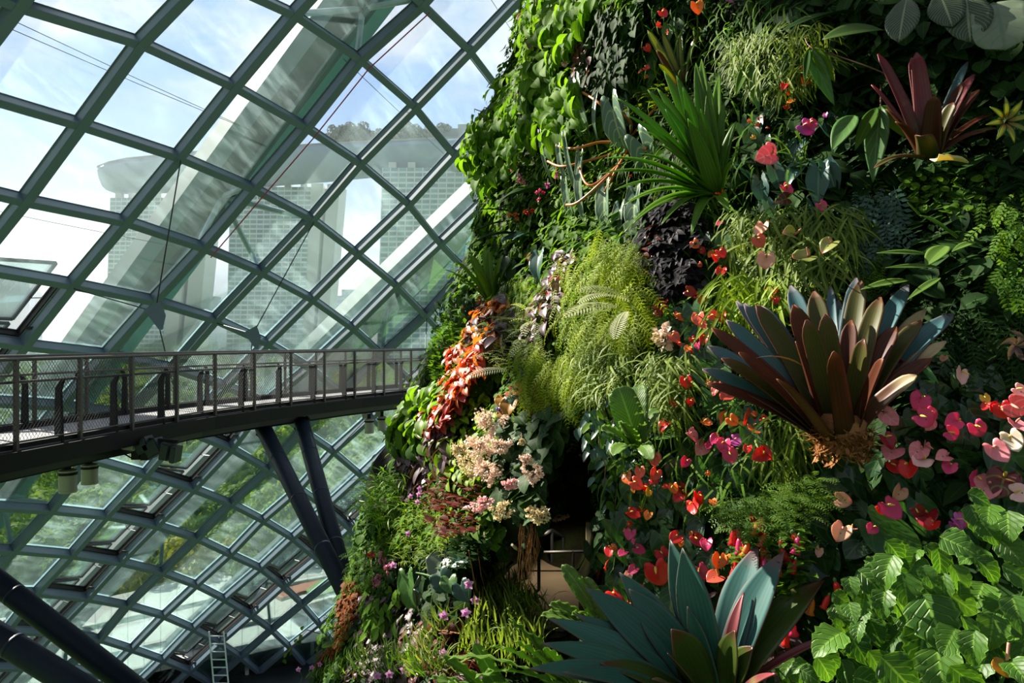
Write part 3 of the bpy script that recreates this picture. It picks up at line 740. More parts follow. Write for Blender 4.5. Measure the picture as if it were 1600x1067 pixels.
def thick(VFL, th):
    """gives a fleshy blade its thickness: a second skin below, joined round the rim"""
    V, F, LF = VFL
    e1 = V[F[:, 1]] - V[F[:, 0]]; e2 = V[F[:, 3]] - V[F[:, 0]]; fn = np.cross(e1, e2); N = np.zeros_like(V)
    for k in range(4): np.add.at(N, F[:, k], fn)
    N /= np.linalg.norm(N, axis=1, keepdims=True) + 1e-12
    n = len(V); ed = {}
    for f in F:
        for a, b in zip(f, np.roll(f, -1)): ed[(a, b)] = 1
    rim = [(a, b) for a, b in ed if (b, a) not in ed]
    FF = np.concatenate([F, F[:, ::-1] + n, np.array([(b, a, a + n, b + n) for a, b in rim])])
    return np.concatenate([V, V - N * th]), FF, np.concatenate([LF, LF])
LEAFMESH = {}
def leaf_mesh(key, mat, fn):
    if key not in LEAFMESH:
        V, F, LF = fn(); LEAFMESH[key] = mesh_data(key, V, F, LF, True, mat)
    return LEAFMESH[key]
def put(name, me, M, parent, label=None):
    o = bpy.data.objects.new(name, me); COL.objects.link(o); o.parent = parent; o.matrix_basis = M
    if label: o['label'] = label
    return o
def TRS(p, R, s=1.): return Matrix.Translation(Vector(p)) @ R.to_4x4() @ Matrix.Scale(s, 4)

# ------------------------------------------------------------------ trees of the park outside
leafmat('park_leaf', (.13, .22, .05), (.28, .38, .09), trans=.38, rough=.6, spec=.15)
leafmat('park_leaf_gold', (.34, .32, .06), (.52, .48, .12), trans=.25, rough=.6, spec=.2)
plain('bark', (.07, .055, .04), .9, 0, .2, .3, 8, .4)
def crown_mesh(seed, mat):
    rg = np.random.default_rng(seed); P = []; Nn = []
    for k in range(13):
        c = rg.normal(0, 1, 3) * (1.6, 1.6, .9); r = rg.uniform(1.1, 1.9)
        d = rg.normal(0, 1, (260, 3)); d /= np.linalg.norm(d, axis=1, keepdims=True); d = d[d[:, 2] > -.5]
        P.append(c + d * r * rg.uniform(.85, 1.05, (len(d), 1))); Nn.append(d)
    P = np.concatenate(P); Nn = np.concatenate(Nn)
    R = frames(np.cross(Nn, rg.normal(0, 1, P.shape)) + [0, 0, -.3], Nn + rg.normal(0, .35, P.shape))
    tm = [leaf(.62, .42, 'ovate', 2, 2, .5, .1)]
    return mesh_data('crown', *spray(tm, P, R, rg.uniform(.7, 1.2, len(P)), rg), True, mat)
leafmat('terrace_leaf', (.015, .04, .03), (.04, .075, .045), trans=.1, rough=.7, spec=.1)
dark_crown = crown_mesh(31, MATS['terrace_leaf'])
crowns = [crown_mesh(3 + k, MATS['park_leaf_gold' if k == 3 else 'park_leaf']) for k in range(4)]
mb = MB(); mb.tube([(0, 0, 0), (.1, 0, 3), (-.1, .1, 7)], [.35, .26, .16], 8); mb.tube([(.1, 0, 4.4), (1.2, .4, 7)], [.16, .08], 6); mb.tube([(0, 0, 4.8), (-1.1, -.5, 7.2)], [.16, .08], 6)
trunk_me = mesh_data('trunk', mb.V, mb.F, None, True, MATS['bark'])
def park_tree(px, d, ztop, s, k, label, group):
    x = (px - CX) / FPX * d
    t = thing('park_tree', label, 'tree', group, (x, d, ZG)); h = ztop - ZG
    put('trunk', trunk_me, Matrix.Diagonal((s, s, (h - 2.4 * s) / 6.5, 1)), t)
    put('crown', crowns[k], Matrix.Translation((0, 0, h - 2.6 * s)) @ Matrix.Rotation(px * .37, 4, 'Z') @ Matrix.Scale(s, 4), t)
for row, (d, n, zt, s) in enumerate(((68, 15, -17.8, 1.15), (80, 16, -16.6, 1.35), (98, 16, -15.4, 1.6), (125, 15, -14.2, 1.9), (165, 14, -12.8, 2.3), (230, 14, -11.2, 3.0), (330, 16, -8.5, 3.9))):
    lab = ('green tree in the row just behind the curved plaza roofs', 'green tree in the second row beyond the plaza roofs', 'green tree in the third row beyond the plaza roofs', 'green tree in the middle of the park beyond the glass',
           'green tree far back in the park beyond the glass', 'small green tree in the next to last row below the hotel towers', 'tiny tree in the last row at the foot of the hotel towers')[row]
    for k in range(n):
        px = -60 + 760 * (k + rnd.uniform(.1, .9)) / n
        park_tree(px, d * rnd.uniform(.95, 1.06), zt + rnd.uniform(-1.5, 1.2), s * rnd.uniform(.85, 1.15), rnd.choice((0, 1, 2)), lab, 'park trees, row %d beyond the roofs' % (row + 1))
park_tree(322, 63, -17.6, 1.0, 3, 'gold-green tree top just above the curved roofs, the brighter of two', None)
park_tree(238, 61, -19.0, .75, 3, 'gold-green tree top left of the brighter one above the curved roofs', None)
for k, (px, yt, d, s) in enumerate(((530, 233, 716, 3.6), (547, 232, 710, 4.3), (566, 231, 704, 3.4), (583, 230, 698, 2.6), (612, 229, 690, 3.0), (634, 228, 684, 4.0), (650, 228, 680, 3.4), (668, 228, 675, 2.8), (690, 227, 668, 3.4))):
    b = at(px, yt, d); t = thing('terrace_tree', ('dark tree on the roof terrace of the hotel towers, in the left clump', 'dark tree on the roof terrace of the hotel towers, in the right clump')[k > 3], 'tree', 'roof terrace trees, %s clump' % ('right' if k > 3 else 'left'), b)
    put('trunk', trunk_me, Matrix.Scale(s * .55, 4), t); put('crown', dark_crown, Matrix.Translation((0, 0, 3.2 * s)) @ Matrix.Rotation(k * 1.3, 4, 'Z') @ Matrix.Scale(s, 4), t)

# ------------------------------------------------------------------ the planted mountain on the right
from mathutils import noise as MN
AX = Vector((7.15, 9.63, 0))
def R_of(z): return 8.22 - .30 * z - .30 * math.exp(-((z - 1.2) / 1.2) ** 2)
_c0 = math.atan2(-AX.y, -AX.x)
def theta_at(px, R):
    d = Vector(((px - CX) / FPX, 1)); a = Vector((AX.x, AX.y)); dn = d.normalized(); b = a.dot(dn); c = a.dot(a) - R * R
    p = dn * (b - math.sqrt(max(b * b - c, 0))); return math.atan2(p.y - AX.y, p.x - AX.x), p
TH0, TH1, TH2 = theta_at(872, 8.5)[0], theta_at(948, 8.5)[0], theta_at(760, 8.7)[0]
def cave(th, z):
    f = lambda q, w: max(0., min(1., q / w + .5)); x = th % 6.28319; k = 0.
    for a, top in ((TH0, -.52), (TH2, -1.50)):             # a tall dark gap, and the wide low opening over the landing
        lo, hi = sorted((a % 6.28319, TH1 % 6.28319)); k = max(k, f(min(x - lo, hi - x), .014) * f(min(z + 2.10, top - z), .14))
    return k
def wall_pt(th, z):
    p = Vector((math.cos(th), math.sin(th), 0)); R = R_of(z)
    q = Vector((p.x * R, p.y * R, z))
    b = .30 * MN.fractal(q * .55, .9, 2.0, 3) + .10 * MN.noise(q * 2.1)
    return AX + p * (R + b) + Vector((.30, 2.3, 0)) * cave(th, z) + Vector((0, 0, z))
def make_wall():
    th = [_c0 + a for a in np.concatenate([np.linspace(-math.pi, -1.9, 10)[:-1], np.concatenate([np.linspace(-1.9, -.45, 130)[:-1], np.linspace(-.45, .45, 200)[:-1], np.linspace(.45, 1.9, 130)]), np.linspace(1.9, math.pi, 10)[1:]])]
    zs = list(np.linspace(-14, -6, 14)[:-1]) + list(np.linspace(-6, 6, 130)) + list(np.linspace(6, 12, 14)[1:])
    V = [wall_pt(a, z) for z in zs for a in th]; n = len(th)
    F = [(k * n + q, k * n + q + 1, (k + 1) * n + q + 1, (k + 1) * n + q) for k in range(len(zs) - 1) for q in range(n - 1)]
    return V, F
WV, WF = make_wall()
m, t, o_ = new_mat('wall_soil_shade'); v = t.new('ShaderNodeTexCoord').outputs['Object']; n = t.noise(v, 3.5, 5, .6)
c = t.mix(t.ramp(n, .42, .68), (.010, .010, .007), (.016, .028, .008)); b = t.new('ShaderNodeBump'); b.inputs['Strength'].default_value = .8; b.inputs['Distance'].default_value = .05; t.put(b.inputs['Height'], t.noise(v, 14, 4))  # soil near black: shade between the leaves is put into its colour
t.l.new(prin(t, c, .95, 0, .1, b.outputs[0]), o_.inputs[0])
tag(link_mesh('wall_planted', mesh_data('wall_planted', WV, WF, None, True, MATS['wall_soil_shade'])), kind='structure')
BVH = BVHTree.FromPolygons([tuple(v) for v in WV], WF)
def hit(px, py):
    d = at(px, py, 1.).normalized(); p, n, i, dist = BVH.ray_cast(Vector((0, 0, 0)), d)
    if p is None: return None, None
    if n.dot(d) > 0: n = -n
    return p, n
def wall_or_edge(px, py):
    """the wall under a pixel; beyond the wall's outline, the nearest place on that outline, at the same depth"""
    x = px
    while x < 1700:
        p, n = hit(x, py)
        if p is not None: return (at(px, py, p.y) if x > px else p), n
        x += 4
def inside(poly, x, y):
    c = False; j = len(poly) - 1
    for i in range(len(poly)):
        (a, b), (e, f) = poly[i], poly[j]
        if (b > y) != (f > y) and x < (e - a) * (y - b) / (f - b) + a: c = not c
        j = i
    return c
def sample(poly, n, rng, edge=False):
    xs = [p[0] for p in poly]; ys = [p[1] for p in poly]; P = []; Nn = []; tries = 0
    while len(P) < n and tries < n * 12:
        tries += 1
        x, y = rng.uniform(min(xs), max(xs)), rng.uniform(min(ys), max(ys))
        if not inside(poly, x, y): continue
        p, q = wall_or_edge(x, y) if edge else hit(x, y)
        if p is None: continue
        a = p - AX
        if not edge and a.xy.length < R_of(p.z) - .65: continue
        P.append(p); Nn.append(q)
    return np.array(P), np.array(Nn)
UPV = np.array([0, 0, 1.])
def orient(mode, N, rng, jit=.5):
    n = len(N); lat = np.cross(N, UPV); lat /= np.linalg.norm(lat, axis=1, keepdims=True) + 1e-9
    a = rng.normal(0, jit, (n, 1)); b = rng.normal(0, jit * .6, (n, 3)); sd = np.array(SUN_DIR)
    if mode == 'hang': Y = -UPV * .9 + N * .35 + lat * a + b * .3; Z = N + UPV * .5 + b * .5
    elif mode == 'out': Y = N * .9 + UPV * .15 + lat * a * 1.4 + b * .5; Z = UPV + N * .2 + b * .4
    elif mode == 'face': Y = -UPV * .7 + N * .45 + lat * a * 1.6 + b * .4; Z = N * .8 + UPV * .7 + sd * .3 + b * .6
    elif mode == 'up': Y = UPV * .85 + N * .6 + lat * a + b * .3; Z = N - UPV * .2 + b * .4
    else: Y = rng.normal(0, 1, (n, 3)) + N * .6; Z = N + UPV * .5 + b
    return frames(Y, Z)
SEED = [100]
def patch(name, label, cat, mat, tm, poly, n, size, mode='face', lift=(0., .2), jit=.5, group=None, part='foliage', edge=False, kind=None, root=None):
    """a plant whose many small blades make one mass of foliage over part of the wall"""
    SEED[0] += 1; rng = np.random.default_rng(SEED[0])
    P, Nn = sample(poly, n, rng, edge)
    if not len(P): print('EMPTY PATCH', label); return None
    h = rng.random((len(P), 1))
    vd = -P / np.linalg.norm(P, axis=1, keepdims=True); dr = vd if edge else Nn * .4 + vd * .6     # it grows out into the room
    P = P + dr * (lift[0] + (lift[1] - lift[0]) * h)
    V, F, LF = spray(tm, P, orient(mode, Nn, rng, jit), rng.uniform(size[0], size[1], len(P)), rng)
    if kind == 'stuff':
        return tag(link_mesh(name, mesh_data(name, V, F, LF, True, MATS[mat])), label, cat, group, kind)
    if root is None: root = thing(name, label, cat, group, tuple(np.mean(P, 0) - np.mean(Nn, 0) * .1))
    link_mesh(part, mesh_data(part, V - np.array(root.location), F, LF, True, MATS[mat]), root)
    return root


# leaf materials
G1, G2 = (.030, .088, .011), (.115, .220, .020)
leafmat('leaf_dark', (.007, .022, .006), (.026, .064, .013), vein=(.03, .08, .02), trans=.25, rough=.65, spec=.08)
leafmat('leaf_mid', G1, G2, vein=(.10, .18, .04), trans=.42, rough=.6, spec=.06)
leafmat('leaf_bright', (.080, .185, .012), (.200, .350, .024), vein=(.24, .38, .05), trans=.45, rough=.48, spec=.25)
leafmat('leaf_medinilla', (.055, .145, .010), (.165, .310, .020), vein=(.19, .34, .04), veins=0, par=5, trans=.48, rough=.6, spec=.07)
leafmat('leaf_rust', (.16, .05, .02), (.34, .10, .04), trans=.35)
leafmat('leaf_yellowgreen', (.10, .185, .010), (.26, .37, .018), trans=.40, rough=.55, spec=.2)
leafmat('leaf_moss', (.11, .175, .008), (.30, .38, .018), trans=.40, rough=.6, spec=.15)
leafmat('leaf_brownmoss', (.15, .075, .012), (.24, .17, .03), trans=.35, rough=.6, spec=.15)
leafmat('leaf_pale', (.30, .36, .20), (.52, .56, .36), trans=.40, rough=.5)
leafmat('leaf_bleached', (.55, .55, .36), (.78, .76, .56), trans=.35, rough=.6, spec=.1)
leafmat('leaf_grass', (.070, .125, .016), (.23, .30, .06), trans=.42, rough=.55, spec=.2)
leafmat('leaf_black', (.006, .006, .008), (.018, .016, .020), vein=(.03, .026, .03), veins=5, trans=.08, rough=.6, spec=.10)
leafmat('leaf_plum', (.040, .026, .036), (.11, .070, .082), vein=(.13, .08, .08), veins=4, trans=.18, rough=.45, spec=.35, edge=(.16, .05, .05))
leafmat('leaf_wine', (.060, .012, .012), (.17, .030, .022), trans=.25, rough=.45)
leafmat('leaf_red', (.24, .014, .012), (.50, .045, .022), trans=.32, rough=.45)
leafmat('leaf_orange', (.42, .070, .020), (.72, .21, .045), trans=.35, rough=.45)
leafmat('leaf_amber', (.34, .16, .010), (.60, .33, .03), trans=.42, rough=.5, vein=(.5, .2, .03))
leafmat('leaf_rustmoss', (.10, .026, .007), (.25, .070, .012), trans=.3, rough=.7, spec=.1)
leafmat('leaf_bluegreen', (.014, .055, .040), (.040, .105, .070), vein=(.05, .11, .08), trans=.22, rough=.35)
leafmat('leaf_teal', (.018, .066, .054), (.042, .120, .090), vein=(.10, .20, .12), trans=.22, rough=.32)
leafmat('leaf_anthurium', (.012, .046, .016), (.034, .098, .028), vein=(.06, .13, .05), veins=5, trans=.26, rough=.27, spec=.55)
leafmat('leaf_heartlit', (.055, .15, .03), (.10, .22, .045), vein=(.12, .26, .08), veins=5, trans=.42, rough=.4)
leafmat('leaf_silver', (.10, .14, .09), (.17, .21, .14), vein=(.10, .16, .10), veins=5, trans=.2, rough=.35)
leafmat('leaf_begonia', (.016, .042, .014), (.042, .088, .026), vein=(.06, .10, .04), veins=5, trans=.28, rough=.6, spec=.12)
leafmat('leaf_birdnest', (.085, .175, .022), (.150, .270, .042), vein=(.20, .32, .09), veins=14, trans=.45, rough=.42, bump=.25)
leafmat('leaf_mint', (.028, .098, .010), (.078, .188, .018), vein=(.18, .34, .05), veins=6, trans=.38, rough=.45, spec=.35, bump=1.0, edge=(.13, .28, .03))
leafmat('leaf_dracaena', (.065, .165, .010), (.150, .310, .020), par=6, trans=.52, rough=.42, spec=.3, vein=(.13, .28, .03))
leafmat('leaf_striped', (.30, .32, .04), (.44, .42, .06), par=4, trans=.45, rough=.4, edge=(.06, .12, .02), edge_at=.6, base=(.35, .12, .03))
leafmat('leaf_arrow', (.045, .110, .072), (.095, .180, .115), vein=(.30, .38, .15), veins=7, trans=.25, rough=.33, spec=.6, edge=(.45, .48, .36), edge_at=.93)
leafmat('leaf_paddle', (.040, .095, .020), (.075, .150, .028), vein=(.15, .24, .06), veins=16, trans=.32, rough=.38, bump=.4)
leafmat('leaf_greypaddle', (.020, .040, .016), (.038, .064, .028), vein=(.20, .25, .15), veins=16, trans=.25, rough=.38, bump=.3)
BM = (.115, .032, .030)
leafmat('brom_blue', (.035, .105, .118), (.060, .155, .165), par=7, tip=(.20, .10, .12), tip_at=.95, edge=(.12, .05, .05), edge_at=.9, base=(.05, .055, .018), trans=.18, rough=.45, spec=.35, back=(.11, .045, .028))
leafmat('brom_olive', (.060, .066, .014), (.095, .085, .020), par=7, tip=(.20, .06, .05), tip_at=.94, edge=(.12, .04, .02), edge_at=.88, base=(.04, .05, .012), trans=.25, rough=.48, spec=.25, back=(.12, .045, .022))
leafmat('brom_maroon', (.075, .020, .010), (.125, .036, .014), par=6, tip=(.26, .09, .03), tip_at=.96, base=(.05, .035, .010), trans=.30, rough=.48, spec=.25)
leafmat('brom_tan', (.12, .05, .02), (.16, .06, .03), par=6, tip=(.46, .36, .20), tip_at=.70, trans=.3, rough=.5)
leafmat('agave_teal', (.018, .092, .064), (.038, .140, .098), par=8, tip=(.10, .035, .045), tip_at=.96, edge=(.13, .028, .036), edge_at=.93, trans=.16, rough=.46, spec=.40, blotch=((.045, .16, .06), 5, .55))
leafmat('agave_blue', (.024, .092, .082), (.038, .118, .105), par=8, tip=(.20, .09, .10), tip_at=.84, edge=(.16, .04, .05), edge_at=.93, trans=.16, rough=.6, spec=.18)
leafmat('agave_olive', (.045, .080, .012), (.075, .115, .018), par=8, tip=(.09, .04, .02), edge=(.10, .03, .02), edge_at=.93, trans=.26, rough=.36)
leafmat('brom_rose', (.13, .022, .030), (.22, .045, .050), par=6, tip=(.28, .03, .05), tip_at=.85, base=(.07, .07, .02), trans=.26, rough=.4, blotch=((.22, .16, .06), 6, .52))
leafmat('straw', (.55, .42, .24), (.72, .58, .38), trans=.3, rough=.6)
plain('root_fibre', (.26, .115, .045), .8, 0, .2, .4, 30, .5)
plain('stalk_green', (.06, .13, .03), .5); plain('stalk_orange', (.42, .13, .02), .42, 0, .5, .2, 20); plain('stalk_brown', (.12, .06, .03), .6); plain('twig_pale', (.42, .38, .30), .7)
def petal(name, a, b, trans=.35, vein=None, tip=None, edge=None):
    leafmat(name, a, b, trans=trans, rough=.28, spec=.5, tcol=(1.3, 1.1, 1.1), vein=vein, veins=3 if vein else 0, tip=tip, edge=edge)
petal('petal_red', (.55, .012, .016), (.75, .030, .022)); petal('petal_coral', (.70, .10, .06), (.85, .20, .12)); petal('petal_orange', (.72, .13, .02), (.82, .27, .04))
petal('petal_pink', (.68, .15, .20), (.82, .30, .34), vein=(.80, .34, .38)); petal('petal_hot', (.62, .035, .15), (.78, .07, .22)); petal('petal_magenta', (.42, .05, .30), (.60, .12, .44))
petal('petal_crimson', (.24, .010, .018), (.36, .016, .03)); petal('petal_peach', (.72, .36, .24), (.80, .46, .30), tip=(.70, .22, .20)); petal('petal_white', (.78, .70, .58), (.85, .80, .70))
petal('petal_greenpeach', (.22, .28, .06), (.30, .32, .09), tip=(.58, .26, .16), edge=(.30, .36, .10)); petal('petal_yellow', (.66, .40, .03), (.78, .58, .05)); petal('petal_blush', (.80, .42, .42), (.88, .58, .56))
petal('petal_cream', (.72, .56, .40), (.88, .70, .60)); petal('petal_violet', (.10, .045, .30), (.22, .10, .46)); petal('petal_lilac', (.52, .22, .55), (.72, .42, .70)); petal('petal_brown', (.10, .02, .02), (.16, .03, .03), vein=(.24, .22, .06))
petal('petal_rosepink', (.60, .12, .26), (.78, .28, .40)); petal('petal_buff', (.60, .52, .26), (.78, .68, .42))
plain('spadix', (.62, .42, .06), .5); plain('spadix_red', (.55, .20, .14), .5)

# ------------------------------------------------------------------ undergrowth that covers the soil
T_small = [leaf(1, .5, 'ovate', 3, 2, .6, .15), leaf(1, .36, 'lance', 3, 2, .8, .15), leaf(1, .62, 'ovate', 3, 2, .4, .1)]
T_round = [leaf(1, .95, 'round', 4, 3, .4, .08), leaf(1, .85, 'round', 4, 3, .7, .12)]
T_fine = [leaf(1, .045, 'grass', 5, 1, 1.6, .1, bend0=-.5), leaf(1, .055, 'grass', 5, 1, 1.1, .1), leaf(1, .05, 'grass', 5, 1, 2.2, .1, bend0=-.9)]
T_blade = [leaf(1, .060, 'lance', 5, 2, 1.4, .1), leaf(1, .075, 'lance', 5, 2, .9, .1, bend0=-.3), leaf(1, .065, 'lance', 5, 2, 1.8, .1, bend0=-.5)]
T_fern = [frond(1, .36, 11, .2, .9, .3, 'lance', 2), frond(1, .30, 11, .2, 1.2, .3, 'lance', 2)]
T_finefern = [frond(1, .42, 9, .12, .8, .5, 'grass', 2), frond(1, .34, 9, .12, 1.1, .5, 'grass', 2)]
T_disc = [heart(.84, 1.02, 'heart', 6, 6, .5, .06, .02), heart(.84, .96, 'heart', 6, 6, .8, .10, .03)]
T_heart = [heart(1, .80, 'heart', 6, 6, .4, .10, 0), heart(1, .70, 'heart', 6, 6, .7, .16, 0)]
T_maiden = [frond(1, .46, 8, .30, 1.0, .2, 'round', 2)]
T_lobed = [join([(lambda VFL, a: (VFL[0] @ np.array(Matrix.Rotation(a, 3, 'Z')).T, VFL[1], VFL[2]))(leaf(1, .42, 'ovate', 4, 2, .6, .12), a) for a in (-1.2, -.6, 0, .6, 1.2)])]
T_mixed = T_small + T_small + T_round + [T_blade[0], T_heart[0], frond(1.3, .5, 7, .2, .9, .3, 'lance', 2)]
ALL = [(830, 0), (1600, 0), (1600, 1067), (490, 1067), (540, 930), (600, 760), (650, 640), (700, 500), (725, 400), (760, 300), (745, 240), (790, 120)]
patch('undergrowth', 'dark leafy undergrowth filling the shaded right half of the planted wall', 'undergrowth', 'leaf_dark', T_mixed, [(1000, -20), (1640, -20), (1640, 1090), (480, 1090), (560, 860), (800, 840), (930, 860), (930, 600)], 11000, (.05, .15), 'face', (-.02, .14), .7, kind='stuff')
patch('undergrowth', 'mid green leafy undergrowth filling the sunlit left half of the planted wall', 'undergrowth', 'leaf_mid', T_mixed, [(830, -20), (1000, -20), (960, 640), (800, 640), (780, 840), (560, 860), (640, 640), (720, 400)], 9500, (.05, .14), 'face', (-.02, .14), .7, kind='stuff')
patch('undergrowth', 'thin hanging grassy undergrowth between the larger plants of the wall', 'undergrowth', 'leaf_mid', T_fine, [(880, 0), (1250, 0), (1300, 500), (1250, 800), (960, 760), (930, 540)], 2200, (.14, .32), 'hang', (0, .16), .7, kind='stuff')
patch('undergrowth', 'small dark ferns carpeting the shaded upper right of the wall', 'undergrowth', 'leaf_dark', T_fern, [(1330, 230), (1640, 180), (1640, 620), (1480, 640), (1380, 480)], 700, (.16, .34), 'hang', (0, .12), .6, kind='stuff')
patch('undergrowth', 'leafy undergrowth along the outline of the planted wall against the glass', 'undergrowth', 'leaf_mid', T_mixed, [(815, 0), (860, 0), (800, 200), (775, 330), (770, 450), (735, 560), (690, 640), (680, 760), (620, 860), (600, 960), (560, 1067), (482, 1067), (500, 985), (545, 905), (560, 800), (640, 700), (632, 650), (685, 590), (690, 500), (728, 440), (742, 320), (732, 240), (770, 150)], 5600, (.05, .12), 'face', (.0, .10), .9, edge=True, kind='stuff')
rg = np.random.default_rng(321); P = []; Nn = []                # the planting runs on over the top and round the back
while len(P) < 5200:
    a, z = _c0 + rg.uniform(-1.5, .75), rg.uniform(-5.5, 7.5); p = wall_pt(a, z)
    if p.y > .3:
        x, y = proj(p); n = Vector((math.cos(a), math.sin(a), .3)).normalized()
        if -20 < y < 1090 and x < 1640 and n.dot(p) < 0: continue
    P.append(p); Nn.append(Vector((math.cos(a), math.sin(a), .3)).normalized())
P = np.array(P); Nn = np.array(Nn); P = P + Nn * rg.uniform(0, .15, (len(P), 1))
V, F, LF = spray(T_mixed, P, orient('face', Nn, rg, .8), rg.uniform(.06, .16, len(P)), rg)
tag(link_mesh('undergrowth', mesh_data('undergrowth', V, F, LF, True, MATS['leaf_mid'])), 'leafy undergrowth running over the top and the hidden side of the planted wall', 'undergrowth', None, 'stuff')

# ------------------------------------------------------------------ big rosettes: bromeliads, dracaena, bird's nest ferns
def basept(px, py, out):
    p, n = wall_or_edge(px, py); return at(px, py, p.y - out), n
def rosette(name, label, cat, px, py, out, leaves, shape='blunt', n=12, nw=6, fold=.22, bow=.22, axis=None, th=.004, wave=0., waves=8, group=None, spread=.05, part='leaf', wk=1.):
    """leaves: (tip px, tip py, tip depth relative to the base, width in metres, material)"""
    b, nn = basept(px, py, out); root = thing(name, label, cat, group, b)
    ax = Vector(axis if axis else (nn * .7 + Vector((0, 0, .8)))).normalized()
    for k, (tx, ty, dz, W, mat) in enumerate(leaves):
        q = at(tx, ty, b.y + dz) - b; L = q.length
        rad = (q - ax * q.dot(ax)); rad = rad.normalized() if rad.length > 1e-4 else Vector((1, 0, 0))
        b0 = rad * spread - ax * .02; c = b0.lerp(q, .5) + ax * L * bow * (.35 + .65 * rad.dot(q) / L) + Vector((0, 0, .02))
        up = ax * .8 - rad * .9
        V = ribbon(b0, c, q, W * wk, shape, n, nw, fold, up, wave, waves, r=(k * .37) % 1)
        me = mesh_data(part, *thick(V, th), True, MATS[mat]); o = link_mesh(part, me, root)
        if mat in ('brom_maroon', 'brom_rose', 'brom_tan', 'agave_olive', 'straw'):
            o['label'] = {'brom_maroon': 'maroon leaf', 'brom_rose': 'rose red leaf', 'brom_tan': 'leaf with a dry tan tip', 'agave_olive': 'olive green leaf', 'straw': 'dry straw leaf'}[mat]
    return root, b, ax
B_, O_, M_, T_ = 'brom_blue', 'brom_olive', 'brom_maroon', 'brom_tan'
root, b, ax = rosette('giant_bromeliad', 'giant bromeliad with blue-green and maroon strap leaves in the middle of the right wall', 'bromeliad', 1312, 680, .32, [
    (1235, 446, .34, .15, B_), (1338, 434, .36, .135, B_), (1298, 447, .42, .085, B_), (1310, 468, .40, .10, B_), (1190, 478, .25, .13, B_), (1163, 474, .20, .135, B_), (1419, 445, .30, .15, B_), (1490, 489, .12, .16, B_),
    (1446, 483, .22, .13, T_), (1106, 541, .02, .15, B_), (1112, 512, .10, .12, M_), (1135, 500, .14, .13, B_), (1098, 577, -.06, .15, B_), (1150, 470, .28, .10, B_),
    (1272, 455, .24, .165, O_), (1345, 438, .28, .15, O_), (1376, 464, .16, .15, O_), (1182, 476, .12, .14, O_), (1240, 476, .10, .155, M_), (1330, 500, .10, .13, M_), (1400, 510, .06, .15, M_), (1440, 500, .08, .14, O_),
    (1244, 534, -.26, .125, M_), (1302, 549, -.38, .13, M_), (1215, 592, -.34, .135, M_), (1155, 551, -.12, .145, M_), (1106, 600, -.14, .13, M_), (1128, 560, -.08, .14, O_),
    (1432, 586, -.14, .125, T_), (1478, 533, .02, .12, T_), (1455, 560, -.04, .13, M_), (1380, 560, -.28, .13, M_), (1350, 530, -.16, .14, O_), (1260, 500, -.04, .14, O_), (1290, 490, .02, .14, O_)],
    'blunt', 14, 8, .26, .10, spread=.07, wk=.72)
V = ribbon((0, 0, 0), (-.08, .02, .05), (-.17, .02, .03), .035, 'lance', 6, 4, .2); c = at(1255, 572, b.y - .42)
o = link_mesh('leaf_fragment', mesh_data('leaf_fragment', V[0] + np.array(c - b), V[1], V[2], True, MATS['brom_blue']), root)
rg = np.random.default_rng(5); parts = []
for k in range(420):                                        # shaggy collar of old leaf bases and roots
    a = rg.uniform(-.1, math.pi + .1); r = rg.uniform(.085, .13); y = rg.uniform(-.075, .035)
    p = Vector((math.cos(a) * r * (1 + y * 1.2), -math.sin(a) * r, y + rg.normal(0, .012)))
    parts.append(ribbon(p, p * 1.12 + Vector((0, 0, -.02)), p * 1.16 + Vector((rg.normal(0, .03), rg.normal(0, .02), rg.uniform(-.035, .03))), rg.uniform(.006, .018), 'lance', 3, 2, .3, r=rg.random()))
leafmat('husk', (.14, .045, .015), (.42, .19, .07), trans=.15, rough=.75, spec=.2)
o = link_mesh('root_collar', mesh_data('root_collar', *join(parts), True, MATS['husk']), root); o['kind'] = 'stuff'
mb = MB(); mb.lathe((0, 0, -.15), [(.02, .07), (.08, .09), (.105, .15), (.11, .21), (.07, .24)], 18); mb.build('rootstock', MATS['root_fibre'], root, True)

A_, AB, AO, AR = 'agave_teal', 'agave_blue', 'agave_olive', 'brom_rose'
rosette('silver_bromeliad', 'large teal bromeliad with pointed maroon-edged leaves at the bottom centre', 'bromeliad', 1118, 1096, .55, [
    (858, 966, -.06, .135, A_), (847, 1005, -.22, .145, A_), (828, 1044, -.38, .16, A_), (915, 918, .08, .155, A_), (900, 960, .02, .12, A_), (968, 894, .20, .14, A_), (983, 920, .12, .155, A_),
    (1047, 843, .24, .14, A_), (1066, 856, .14, .155, A_), (1185, 850, .26, .165, AB), (1226, 860, .14, .16, AB), (1162, 925, .10, .055, AR), (1074, 948, .04, .075, A_), (950, 975, .06, .13, AB), (1008, 940, .16, .14, A_),
    (1050, 984, -.12, .17, AO), (938, 1036, -.22, .13, AO), (1020, 1060, -.34, .13, AO), (1044, 1020, -.18, .11, AO), (1148, 985, -.08, .13, AO), (1176, 1010, -.10, .13, AO), (1288, 906, .10, .17, AO), (1335, 985, -.06, .035, AR), (1212, 1052, -.32, .045, AR), (880, 1050, -.40, .13, A_)],
    'agave', 16, 8, .20, .16, spread=.06, th=.005, wk=.86)
R_ = 'brom_rose'
